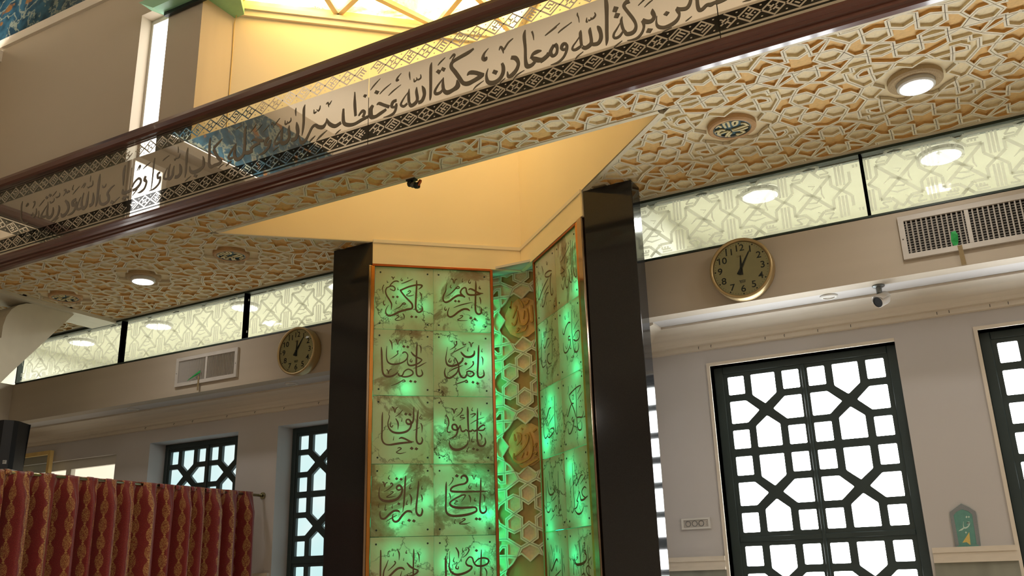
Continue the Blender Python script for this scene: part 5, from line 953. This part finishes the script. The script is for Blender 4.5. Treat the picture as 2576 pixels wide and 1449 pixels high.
# twin spotlight hanging at the front edge of the well
sp = thing('hanging_fixture', 'small dark clip fixture hanging at the edge of the triangular opening', 'fixture', (-3.07, 4.44, ZS-.002))
bevel(MB().box(-.05, .02, -.02, .02, -.012, 0).build('clip', 'dark_metal', sp), .002)
MB().tube([(-.02, 0, -.01), (-.015, .005, -.03)], .01, 8).tube([(-.035, 0, -.03), (.035, .01, -.055)], .013, 10).build('bracket', 'dark_metal', sp)
for k, (dx, dz) in enumerate(((-.025, -.03), (.0, -.042), (.025, -.054))):
    MB().lathe([(.006, -.02), (.018, -.016), (.022, 0), (.022, .012), (.016, .014), (.015, .006)], lambda a, b, h, dx=dx, dz=dz: (dx+h, a, dz+b), 16).build('lamp_head', 'steel_grey' if k == 1 else 'dark_metal', sp)
MB().tube([(.03, .005, -.05), (.05, .0, -.03), (.055, 0, -.02)], [.012, .012, .008], 8).build('knob', 'copper', sp)

# ------------------------------------------------------------------ column capital at the far left
cp = thing('column_capital', 'white lobed column capital under the soffit at the left edge', 'capital', (-7.6, 4.3, 0))
def arc(p, q, bulge, n=8):
    p, q = Vector(p), Vector(q); m = (p+q)/2; d = q-p; nn = Vector((-d.y, d.x))*bulge; return [tuple(p*(1-t)**2 + (m+nn*2)*2*t*(1-t) + q*t*t) for t in np.linspace(0, 1, n)[:-1]]
pr = [(5.18, ZS-.03), (4.648, 3.31), (4.30, 2.85), (4.10, 2.85)] + arc((4.10, 2.85), (4.34, 3.22), .28) + arc((4.34, 3.22), (4.52, 3.60), .32) + arc((4.52, 3.60), (4.90, ZS-.03), .30) + [(4.90, ZS-.03)]
pr = [(a-4.3, b) for a, b in pr][::-1]
bevel(MB().prism(pr, lambda u, v, d: (d, u, v), -.15, .15).build('bracket', 'capital_white', cp), .008, 2)
MB().lathe([(.19, 0), (.19, .2), (.16, .25), (.16, 2.6), (.20, 2.7), (.23, 2.9)], lambda a, b, h: (a, b, h), 20).build('shaft', 'capital_white', cp, smooth=True)
# ------------------------------------------------------------------ frosted transom windows
def mm(pts, w): return ' '.join('%.1f,%.1f,%.1f' % (a*1000, b*1000, w*1000) for a, b in pts)
def etch_unit(cx, top=.425):
    out = []
    H = .43
    for sx in (1, -1):
        for up in (1, 0):
            f = lambda p: (cx+sx*p[0], p[1] if up else H-p[1])
            A_ = lambda pts, w=.014: out.append(mm([f(p) for p in pts], w))
            def poly(pts, w=.014):
                for a, b in zip(pts, pts[1:]): A_([a, b], w)
            poly([(0, .37), (.038, .408), (.30, .408), (.335, .37), (.30, .332), (.238, .332), (.238, .262), (.18, .212), (.122, .262), (.122, .332), (.038, .332), (0, .37)])
            for u in (.158, .18, .202): A_([(u, .395), (u, .25)], .011)
            poly([(.05, .352), (.05, .372), (.11, .372)], .009); A_([(.07, .372), (.07, .352)], .009); A_([(.09, .372), (.09, .352)], .009); A_([(.05, .388), (.12, .388)], .009)
            poly([(.225, .388), (.275, .388), (.245, .352), (.30, .352)], .009)
            poly([(.30, .408), (.36, .425)], .012); poly([(.335, .37), (.36, .395)], .012); A_([(0, .37), (-.03, .40)], .014)
            poly([(.122, .332), (0, .215)], .016); poly([(.238, .332), (.36, .215)], .016)
    # running script between the straps
    for k, bx in enumerate((cx-.36, cx)):
        for st in ([(-.09, .20, 4), (-.05, .235, 14), (0, .22, 16), (.05, .19, 14), (.02, .165, 12), (-.05, .175, 5)], [(.06, .28, 4), (.058, .22, 10), (.07, .185, 6)], [(-.07, .15, 4), (-.02, .13, 12), (.05, .14, 5)], [(-.02, .29, 4), (.02, .28, 10), (.0, .26, 5)], [(.02, .10, 4), (.05, .085, 9), (.02, .07, 4)]):
            out.append(' '.join('%.1f,%.1f,%.1f' % ((bx+a)*1000, b*1000, w*.8) for a, b, w in st))
    return out
def transom(num, x0, x1, lab, phase=0):
    w = bpy.data.objects.new('window_%d' % num, None); COL.objects.link(w); w.location = (0, YT+.03, ZB1); struct(w, lab)
    h = ZS-ZB1
    g = MB().face([(x0, 0, .012), (x1, 0, .012), (x1, 0, h-.02), (x0, 0, h-.02)]).build('pane', 'transom_glass', w)
    fr = MB().box(x0, x1, -.03, .03, -.004, .014).box(x0, x1, -.03, .03, h-.022, h).box(x0-.008, x0+.008, -.03, .03, .014, h-.022).box(x1-.008, x1+.008, -.03, .03, .014, h-.022)
    fr.build('frame', 'transom_iron', w)
    strokes = []; u = math.floor((x0-phase)/.72)*.72+phase
    while u < x1+.72:
        for st in etch_unit(u):
            xs = [float(p.split(',')[0])/1000 for p in st.split()]
            if min(xs) > x0+.015 and max(xs) < x1-.015: strokes.append(st)
        u += .72
    MB().ribbons('/'.join(strokes), lambda a, b: (a, -.002, b+.012), 1, 1.35).build('etched_pattern', 'etched_white', g)
transom(2, -8.87, -7.30, 'frosted glass transom pane at the far left', .1)
transom(3, -7.30, -5.69, 'frosted glass transom pane above the left air vent', .25)
transom(4, -5.69, -4.28, 'frosted glass transom pane above the left clock', .0)
transom(5, -2.15, -.46, 'frosted glass transom pane above the right clock', .3)
transom(6, -.46, 1.1, 'frosted glass transom pane above the right air vent', .1)
transom(7, 1.1, 2.7, 'frosted glass transom pane beyond the right edge', .1)
w = bpy.data.objects.new('window_8', None); COL.objects.link(w); struct(w, 'clear glass return of the transom at the far left edge')
MB().face([(-8.9, 3.3, ZB1), (-8.9, YT, ZB1), (-8.9, YT, ZS), (-8.9, 3.3, ZS)]).build('pane', 'transom_glass', w)

# ------------------------------------------------------------------ lattice windows
a_, sq0, hs = .25, .125, .088
PANES = [[(sx*a, sz*b) for a, b in ((.125, .118), (.25, .118), (.25, .257), (.125, .257))] for sx in (1, -1) for sz in (1, -1)] + \
        [[(a, sz*b) for a, b in ((-hs, .257), (hs, .257), (hs, .105), (0, .034), (-hs, .105))] for sz in (1, -1)] + \
        [[(sx*a, b) for a, b in ((.25, .083), (.25, -.083), (.13, -.083), (.038, 0), (.13, .083))] for sx in (1, -1)]
PANES = [p if area2(p) > 0 else p[::-1] for p in PANES]
def rnd(P, r=.008):             # round the pane corners a little
    out = []
    for i in range(len(P)):
        p0, p, p1 = Vector(P[i-1]), Vector(P[i]), Vector(P[(i+1) % len(P)])
        a = p+(p0-p).normalized()*r; b = p+(p1-p).normalized()*r; out += [tuple(a), tuple((a+b+p*2)/4), tuple(b)]
    return out
PANES = [inset(p, .0065) for p in PANES]
RP = [rnd(p, .007) for p in PANES]
latt = MB().prism(rect(-.273, .273, -.2775, .2775), lambda u, v, d: (u, d, v), 0, .04, holes=RP).mesh('lattice'); latt.materials.append(MATS['window_iron'])
pmesh = {}
def lattice_window(num, x0, x1, zt, depth, mat, lab, nblock=3):
    w = bpy.data.objects.new('window_%d' % num, None); COL.objects.link(w); yf = YW+depth; w.location = ((x0+x1)/2, yf, 0); struct(w, lab)
    W = x1-x0; s = (W/2-.045)/.546 * 1.0
    s = min(1.0, s) if W < 1.19 else 1.0
    cxs = (-.2725*s, .2725*s)
    top = zt-.05; hw = .5455*s
    m = MB().box(-W/2, -hw+.0, -.01, .06, .25, zt).box(hw, W/2, -.01, .06, .25, zt).box(-hw, hw, -.01, .06, top+.0, zt).box(-.012, .012, -.012, .0, .25, top)
    zmid = top-2*.555
    m.box(-hw, hw, -.008, .05, zmid-.035, zmid)
    bevel(m.build('frame', 'window_iron', w), .004, 1)
    for b in range(nblock):
        zc = top-.2775-b*.555 - (.035 if b >= 2 else 0)
        for cx in cxs:
            lo = obj('lattice', latt, 'window_iron', w, (cx, 0, zc)); lo.scale = (s, 1, 1)
            for k, P in enumerate(PANES):
                if (mat, k) not in pmesh:
                    mm_ = MB().face([(p[0], .03, p[1]) for p in inset(P, -.006)]).mesh('pane'); mm_.materials.append(MATS[mat]); pmesh[(mat, k)] = mm_
                po = obj('pane', pmesh[(mat, k)], mat, w, (cx, 0, zc)); po.scale = (s, 1, 1)
    MB().box(-W/2, W/2, .061, .07, .25, zt).build('backing', 'window_iron', w) if False else None
lattice_window(9, -1.69, -.474, 2.862, .09, 'pane_day', 'dark iron lattice window right of the niche, panes glaring white')
lattice_window(10, .006, 1.222, 2.862, .09, 'pane_day', 'dark iron lattice window cut by the right edge of the picture')
lattice_window(11, -7.345, -6.17, 2.85, .20, 'pane_cool', 'dark iron lattice window behind the red curtain, bluish panes', 3)
lattice_window(12, -5.684, -4.5, 2.85, .20, 'pane_cool', 'dark iron lattice window half hidden by the left pillar', 3)
# plaster edge around the right windows
for x0, lab, nn_ in ((-1.69, 'white plaster edge of the lattice window right of the niche', 41), (.006, 'white plaster edge of the window at the right border', 42)):
    struct(MB().box(x0-.022, x0, YW-.012, YW+.09, .25, 2.884).box(x0, x0+1.216, YW-.012, YW+.09, 2.862, 2.884).build('trim_%d' % nn_, 'moulding'), lab)
# pale window at the far left
w = bpy.data.objects.new('window_13', None); COL.objects.link(w); w.location = (-8.62, YW+.08, 0); struct(w, 'white-framed pale window at the far left above the curtain')
MB().box(-.8, .8, -.02, .04, 2.70, 2.79).box(-.80, -.76, -.02, .04, .9, 2.7).box(.76, .8, -.02, .04, .9, 2.7).box(-.03, .05, -.03, .04, .9, 2.7).build('frame', 'white_plastic', w)
for x0, x1 in ((-.76, -.03), (.05, .76)):
    MB().face([(x0, .02, .9), (x1, .02, .9), (x1, .02, 2.7), (x0, .02, 2.7)]).build('pane', 'pane_warm', w)
    gr = MB()
    for k in range(3):
        for j in range(4):
            cx, cz = x0+.12+k*.24+(.12 if j % 2 else 0), 2.62-j*.21
            hx = [(cx+.13*math.cos(math.pi/6+i*math.pi/3), .015, cz+.13*math.sin(math.pi/6+i*math.pi/3)) for i in range(7)]
            if all(x0 < p[0] < x1 and p[2] < 2.7 for p in hx): gr.tube(hx, .006, 5, False)
    gr.build('grille', 'sash_cream', w)
bevel(MB().box(-.02, .04, -.07, -.03, 2.42, 2.6).build('latch', 'white_plastic', w), .004)
sash = thing('window_sash', 'open cream window sash leaning out beside the loudspeaker', 'window sash', (-9.02, YW-.06, 0))
MB().box(-.38, .26, -.02, .02, 2.86, 2.90).box(.22, .26, -.02, .02, 1.9, 2.86).box(-.38, -.34, -.02, .02, 1.9, 2.86).build('frame', 'sash_cream', sash)
MB().face([(-.34, 0, 1.9), (.22, 0, 1.9), (.22, 0, 2.86), (-.34, 0, 2.86)]).build('pane', 'clear_glass', sash)

# ------------------------------------------------------------------ wall clocks
def clock(x, z, lab, mins, hours):
    t = thing('wall_clock', lab, 'clock', (x, YT, z), group='gold-rimmed wall clocks')
    f = lambda a, b, h: (a, -h, b)
    MB().lathe([(.196, 0), (.203, .015), (.203, .05), (.198, .07)], f, 56).build('case', 'clock_gold', t, smooth=True)
    MB().lathe([(.198, .07), (.205, .078), (.203, .092), (.194, .098), (.184, .092), (.180, .080)], f, 56).build('bezel', 'clock_gold', t, smooth=True)
    MB().lathe([(.186, .078), (.001, .078)], f, 56).build('dial', 'clock_face', t)
    for k in range(1, 13):
        a = math.radians(90-30*k); me = text_mesh(str(k), .062); me.materials.append(MATS['ink'])
        o = bpy.data.objects.new('numeral', me); COL.objects.link(o); o.parent = t; o.location = (.138*math.cos(a), -.0795, .138*math.sin(a)); o.rotation_euler = (math.pi/2, 0, 0); o.scale = (1.08, 1, 1)
        sh = bpy.data.meshes
    tk = MB()
    for k in range(60):
        a = math.radians(6*k); c, s_ = math.cos(a), math.sin(a); L_, W_ = (.0045, .0045) if k % 5 == 0 else (.0035, .0009)
        tk.face([((.170+u*L_)*c - v*W_*s_, -.0795, (.170+u*L_)*s_ + v*W_*c) for u, v in ((-1, -1), (1, -1), (1, 1), (-1, 1))])
    tk.build('minute_marks', 'ink', t)
    def hand(ang, length, w, y, nm):
        a = math.radians(90-ang); c, s_ = math.cos(a), math.sin(a)
        P = [(-.045, -w*1.7), (length*.85, -w*.55), (length, 0), (length*.85, w*.55), (-.045, w*1.7)]
        MB().prism([(u*c - v*s_, u*s_ + v*c) for u, v in P], lambda u, v, d: (u, d, v), y, y-.002).build(nm, 'ink', t)
    hand(mins*6, .132, .0055, -.084, 'minute_hand'); hand((hours % 12)*30+mins*.5, .092, .0065, -.0815, 'hour_hand')
    MB().lathe([(.008, .079), (.008, .09), (.001, .09)], f, 14).build('hub', 'ink', t)
    for s_, zz, sz in (('SIMO', .083, .019),):
        me = text_mesh(s_, sz, 'brand_lettering'); me.materials.append(MATS['clock_gold']); o = bpy.data.objects.new('brand_lettering', me); COL.objects.link(o); o.parent = t; o.location = (0, -.0797, zz); o.rotation_euler = (math.pi/2, 0, 0)
    em = MB()
    for u0, u1, v0, v1 in ((-.022, .022, -.083, -.079), (-.018, -.006, -.092, -.086), (-.003, .006, -.092, -.086), (.009, .018, -.092, -.086), (-.016, .016, -.098, -.095)): em.face([(u0, -.0797, v0), (u1, -.0797, v0+.001), (u1, -.0797, v1), (u0, -.0797, v1)])
    em.build('emblem', 'ink', t)
    MB().lathe([(.182, .0905), (.12, .0925), (.001, .0935)], f, 40).build('crystal', 'clear_glass', t)
clock(-1.262, 3.343, 'round cream wall clock with gold rim on the right lintel, nearer the viewer', 5, 12)
clock(-4.985, 3.33, 'round cream wall clock with gold rim on the left lintel beside the pillar', 5.5, 12)

# ------------------------------------------------------------------ air vents
def vent(x0, x1, z0, z1, lab, nsl, mull):
    t = thing('air_vent', lab, 'vent', ((x0+x1)/2, YT, (z0+z1)/2), group='lintel air vents'); W, H = x1-x0, z1-z0; b = .032
    fr = MB().prism(rect(-W/2, W/2, -H/2, H/2), lambda u, v, d: (u, d, v), -.022, 0, holes=[rect(-W/2+b, W/2-b, -H/2+b, H/2-b)]); bevel(fr.build('frame', 'grille_white', t), .004)
    MB().face([(-W/2+b, -.0008, -H/2+b), (W/2-b, -.0008, -H/2+b), (W/2-b, -.0008, H/2-b), (-W/2+b, -.0008, H/2-b)]).build('duct', 'duct_dark', t)
    iw, ih = W-2*b, H-2*b; sl = MB().prism([(-.005, -.012), (.002, -.018), (.005, -.004), (-.002, -.002)], lambda u, v, d: (u, v, d), -ih/2, ih/2).mesh('slat')
    sl.materials.append(MATS['grille_white'])
    for k in range(nsl): obj('slat', sl, 'grille_white', t, (-iw/2+(k+.5)*iw/nsl, 0, 0))
    hb = MB().box(-iw/2, iw/2, -.004, -.0015, -.0012, .0012).mesh('cross_bar'); hb.materials.append(MATS['grille_white'])
    nb = int(ih/.0155)
    for k in range(1, nb): obj('cross_bar', hb, 'grille_white', t, (0, 0, -ih/2+k*ih/nb))
    if mull is not None: bevel(MB().box(mull-.012, mull+.012, -.02, -.001, -ih/2, ih/2).build('mullion', 'grille_white', t), .003)
    for sx in (-1, 1): MB().lathe([(.004, .022), (.004, .0235), (.001, .024)], lambda a, b_, h: (a, -h, b_), 8).build('screw', 'screw_dark', t, (sx*(W/2-.014), 0, -.01))
    return t
vent(-.307, .70, 3.232, 3.505, 'white louvred air vent on the right lintel with a green ribbon', 34, -.13)
vent(-6.47, -5.715, 3.216, 3.482, 'cream louvred air vent on the left lintel with a green ribbon', 38, -.0)
# ribbons blown by the vents
rb = thing('vent_ribbon', 'green ribbon tuft and its tail on the right vent', 'ribbon', (-.02, YT-.024, 3.30), group='ribbons on the vents')
m = MB().prism([(-.012, .045), (.012, .05), (.022, .02), (.016, -.02), (.004, -.045), (-.01, -.04), (-.02, -.005)], lambda u, v, d: (u, d-.01*math.sin(v*50), v), -.004, .0); m.build('tuft', 'ribbon_green', rb)
MB().prism([(-.012, -.04), (.012, -.04), (.016, -.16), (-.010, -.16)], lambda u, v, d: (u+.02, d, v), -.002, 0).build('tail', 'ribbon_tail', rb)
rb = thing('vent_ribbon', 'dark green ribbon and its tail on the left vent', 'ribbon', (-6.17, YT-.024, 3.31), group='ribbons on the vents')
MB().prism([(-.12, -.06), (-.10, -.045), (.02, .02), (.025, .0), (-.02, -.02)], lambda u, v, d: (u, d-.015*abs(u)*8, v), -.003, .0).build('tuft', 'ribbon_green', rb)
MB().prism([(-.004, -.03), (.012, -.03), (.014, -.16), (-.006, -.16)], lambda u, v, d: (u, d, v), -.002, 0).build('tail', 'ribbon_tail', rb)

# ------------------------------------------------------------------ low ceiling fittings
for x, y, lab in ((-.789, 5.775, 'small round recessed spotlight beside the security camera'), (-7.265, 5.80, 'small round recessed spotlight over the far left wall'), (-5.277, 5.80, 'small round recessed spotlight below the left clock')):
    t = thing('recessed_spotlight', lab, 'spotlight', (x, y, ZB0), group='recessed spotlights in the low ceiling'); D = lambda a, b, h: (a, b, -h)
    MB().lathe([(.055, 0), (.055, .006), (.048, .012), (.036, .012), (.034, .004)], D, 28).build('ring', 'white_plastic', t)
    MB().lathe([(.034, .005), (.02, .010), (.001, .011)], D, 28).build('lens', 'grille_white', t)
cc = thing('security_camera', 'grey bullet security camera hanging from the low ceiling', 'camera', (-.484, 5.72, ZB0))
MB().lathe([(.037, 0), (.037, .007), (.03, .012), (.018, .014), (.017, .05)], lambda a, b, h: (a, b, -h), 24).build('mount', 'steel_grey', cc)
MB().tube([(0, 0, -.035), (0, 0, -.075)], .017, 14).build('stem', 'dark_metal', cc)
ax = Vector((-.55, -.68, -.42)).normalized(); c0 = Vector((.018, .02, -.085))
e1 = ax.cross(Vector((0, 0, 1))).normalized(); e2 = e1.cross(ax)
fa = lambda a, b, h: tuple(c0 + e1*a + e2*b + ax*h)
MB().lathe([(.001, -.03), (.024, -.03), (.034, -.015), (.036, .0), (.036, .055), (.033, .06)], fa, 28).build('body', 'grille_white', cc, smooth=True)
MB().lathe([(.034, .058), (.001, .058)], fa, 28).build('lens_window', 'black_plastic', cc)
hood = MB(); n_ = 16
for h in (-.02, .075):
    hood.v += [fa(.041*math.cos(a), .041*math.sin(a), h - (.02*abs(math.cos(a)) if h > 0 else 0)) for a in np.linspace(math.radians(10), math.radians(170), n_)]
hood.f += [(k, k+1, n_+k+1, n_+k) for k in range(n_-1)]
ho = hood.build('sun_hood', 'grille_white', cc, smooth=True); md = ho.modifiers.new('t', 'SOLIDIFY'); md.thickness = .004

# ------------------------------------------------------------------ socket plate and direction sign
so = thing('socket_plate', 'white triple power socket plate left of the lattice window', 'socket', (-1.889, YW, 1.80))
bevel(MB().prism(rect(-.10, .10, -.036, .036), lambda u, v, d: (u, d, v), -.016, 0, holes=[rect(-.085, .085, -.024, .024)]).build('frame', 'white_plastic', so), .003)
bevel(MB().box(-.085, .085, -.008, 0, -.024, .024).build('insert', 'grille_white', so), .002)
for k in range(3):
    cx = -.055+k*.046
    MB().lathe([(.019, .008), (.019, .012), (.0165, .012), (.016, .001), (.001, .001)], lambda a, b, h: (cx+a, -h, b), 20).build('outlet', 'steel_grey', so)
    for dx in (-.0065, .0065): MB().lathe([(.0024, .002), (.001, .0021)], lambda a, b, h: (cx+dx+a, -h, b), 8, True).build('pin_hole', 'rubber', so)
for dz in (-.01, 0, .01): MB().lathe([(.002, .0082), (.001, .0083)], lambda a, b, h: (.072+a, -h, b), 8, True).build('pin_hole', 'rubber', so, (0, 0, dz))
qs = thing('direction_sign', 'small turquoise arch-topped prayer direction sign with a yellow arrow', 'sign', (-.26, YW, 1.58))
OUT = [(4,250),(42,228),(73,201),(75,177),(67,9),(58,-3),(-57,-7),(-68,8),(-67,189),(-64,207)]
OUT = [(a/1000, b/1000) for a, b in OUT][::-1]
bevel(MB().prism(OUT, lambda u, v, d: (u, d, v), -.008, 0).build('board', 'teal_sign', qs), .002)
inn = [(-.046, .012), (.048, .016), (.052, .185), (.035, .205), (.003, .218), (-.03, .205), (-.048, .185)]
MB().prism(OUT, lambda u, v, d: (u, d, v), -.0095, -.008, holes=[inn]).build('patterned_border', 'sign_grey', qs)
MB().face([(-.055, -.0097, -.004), (.056, -.0097, -.001), (.058, -.0097, .014), (-.056, -.0097, .012)]).build('foot_band', 'teal_sign', qs)
MB().ribbons('23,142,1.9 18,135,11.4 29,142,9.5 26,126,5.7 13,114,7.6 -1,111,9.5 -5,123,3.8 -1,148,1.5/-5,111,5.7 -18,102,8.6 -26,99,5.7 -36,94,1.1/P14,172 21,180 26,173 19,165/P27,172 33,179 38,172 31,166/P-3,85 3,91 8,85 1,78', lambda u, v: (u, -.0088, v)).build('lettering', 'sign_white', qs)
MB().face([(u/1000, -.0090, v/1000) for u, v in ((20, 86), (-3, 30), (15, 11))]).face([(u/1000, -.0090, v/1000) for u, v in ((20, 86), (-26, 28), (-3, 30))]).build('arrow', 'sign_yellow', qs)

# ------------------------------------------------------------------ curtain on its rod
XC = -5.82; ZR = 2.255
rod = thing('curtain_rod', 'dull brass curtain rod ending at the wall', 'rod', (XC, YW, ZR))
MB().tube([(0, 0, -.012), (0, -2.0, -.002), (0, -4.2, .008)], .0125, 14).build('pole', 'brushed_steel', rod, smooth=True)
MB().lathe([(.03, 0), (.03, .01), (.014, .014)], lambda a, b, h: (a, -h, b-.012), 18).build('wall_flange', 'brushed_steel', rod)
cur = thing('curtain', 'red curtain with gold ornament columns hanging in pleats from the rod', 'curtain', (XC, 4.0, 0))
ny, nz = 620, 26; y0c, y1c = 2.2, 5.96; V = []; F = []; UV = []
pl = .172
def cx_(y, z):
    ph = (y+.018*math.sin(y*7.1))/pl*2*math.pi; d = min(1, max(0, (ZR-z)/.16)); drop = min(1, (ZR-z)/1.2)
    fold = math.sin(ph) + .35*math.sin(2*ph+1.2) + .18*math.sin(.5*ph+.6)
    return (.010+.068*d+.014*drop)*fold
arcs = 0; yp = None
for i in range(ny+1):
    y = y0c+(y1c-y0c)*i/ny
    if yp is not None: arcs += math.hypot(y-yp, cx_(y, 1.6)-cx_(yp, 1.6))
    yp = y
    for j in range(nz+1):
        z = ZR+.012-(ZR-.06)*((j/nz)**1.35); sway = .012*math.sin(3*y+z*1.3)*(ZR-z)
        V.append((cx_(y, z)+.012, y-4.0+.010*math.sin(2*math.pi*y/pl*1.0+.7)*min(1, (ZR-z)*3)+sway*.4, z)); UV.append((arcs, z))
for i in range(ny):
    for j in range(nz):
        a = i*(nz+1)+j; F.append((a, a+1, a+nz+2, a+nz+1))
me = bpy.data.meshes.new('cloth'); me.from_pydata(V, [], F); me.update(); ul = me.uv_layers.new(name='UVMap')
for p in me.polygons:
    p.use_smooth = True
    for li in p.loop_indices: ul.data[li].uv = UV[me.loops[li].vertex_index]
co = obj('cloth', me, 'curtain_fabric', cur); md = co.modifiers.new('t', 'SOLIDIFY'); md.thickness = .003; md.offset = -1
tb = []
k = 0; yy = 2.28
while yy < y1c-.02:
    r = .021; pts = [(r*math.sin(a), 0, r*math.cos(a)) for a in np.linspace(-2.4, 2.4, 14)]
    m = MB(); zr = ZR - .012 + (6.1-yy)*.0048
    for sy in (-.022, .022): m.v += [(p[0], sy, p[2]) for p in pts]
    m.f += [(q, q+1, 14+q+1, 14+q) for q in range(13)]
    o = m.build('tab', 'curtain_fabric', cur, (0, yy-4.0, zr), smooth=True); md = o.modifiers.new('t', 'SOLIDIFY'); md.thickness = .002
    ul = o.data.uv_layers.new(name='UVMap')
    for p in o.data.polygons:
        for li in p.loop_indices: v = o.data.vertices[o.data.loops[li].vertex_index].co; ul.data[li].uv = (yy+v.y, v.z+2)
    yy += pl*.92

# ------------------------------------------------------------------ loudspeaker on its stand behind the curtain
sk = thing('loudspeaker', 'black loudspeaker with a small white badge above the curtain at the left edge', 'loudspeaker', (-8.12, 5.05, 0), math.radians(30))
prf = [(-.19, .14), (-.19, -.06), (-.17, -.11), (-.10, -.15), (0, -.165), (.10, -.15), (.17, -.11), (.19, -.06), (.19, .14)]
bevel(MB().prism(prf[::-1], lambda u, v, d: (u, v, d), 2.555, 2.985).build('cabinet', 'black_plastic', sk), .012, 3)
MB().box(-.2, .2, -.15, .14, 2.53, 2.552).build('base_plate', 'white_plastic', sk)
bd = MB().box(.128, .158, -.133, -.118, 2.60, 2.632).build('badge', 'white_plastic', sk)
me = text_mesh('EV', .020, 'badge_lettering'); me.materials.append(MATS['ink']); o = bpy.data.objects.new('badge_lettering', me); COL.objects.link(o); o.parent = sk; o.location = (.143, -.1336, 2.616); o.rotation_euler = (math.pi/2, 0, 0)
MB().tube([(0, 0, 0), (0, 0, 2.53)], .018, 12).build('stand_pole', 'black_plastic', sk)
for k in range(3):
    a = 2*math.pi*k/3; MB().tube([(0, 0, .55), (.45*math.cos(a), .45*math.sin(a), .01)], .012, 8).build('stand_leg', 'black_plastic', sk)

# ------------------------------------------------------------------ unseen fill luminaires added under the rear gallery
k = 0
for x in (-6.0, -2.0, 2.0):
    t = thing('ceiling_luminaire', 'added unseen fill luminaire under the rear gallery, %s' % ['left', 'middle', 'right'][k], 'lamp', (x, -2.6, ZS), group='added rear fill luminaires'); k += 1
    MB().box(-.32, .32, -.32, .32, -.05, 0).build('housing', 'white_plastic', t); MB().box(-.29, .29, -.29, .29, -.056, -.051).build('diffuser', 'lamp_tube', t)
    area_light('lamp_light', (0, 0, -.08), .56, P_REAR_FILL, (1, .95, .88), parent=t)

# ------------------------------------------------------------------ small nail hooks along the crown moulding
hk = MB().tube([(0, 0, 0), (0, -.012, -.002), (0, -.016, -.010), (0, -.012, -.018)], .0022, 6).mesh('wall_hook'); hk.materials.append(MATS['dark_metal'])
for x in (-1.75, -1.66, -1.28, -1.15, -.93, -.72, -.20, -.13, .10, .2, -7.4, -7.0, -6.75, -6.3, -5.95, -5.6, -5.2, -4.95):
    tag(obj('wall_hook', hk, 'dark_metal', None, (x, YW-.018, 3.008)), 'tiny dark nail hook on the crown moulding', 'hook', 'nail hooks along the crown moulding')
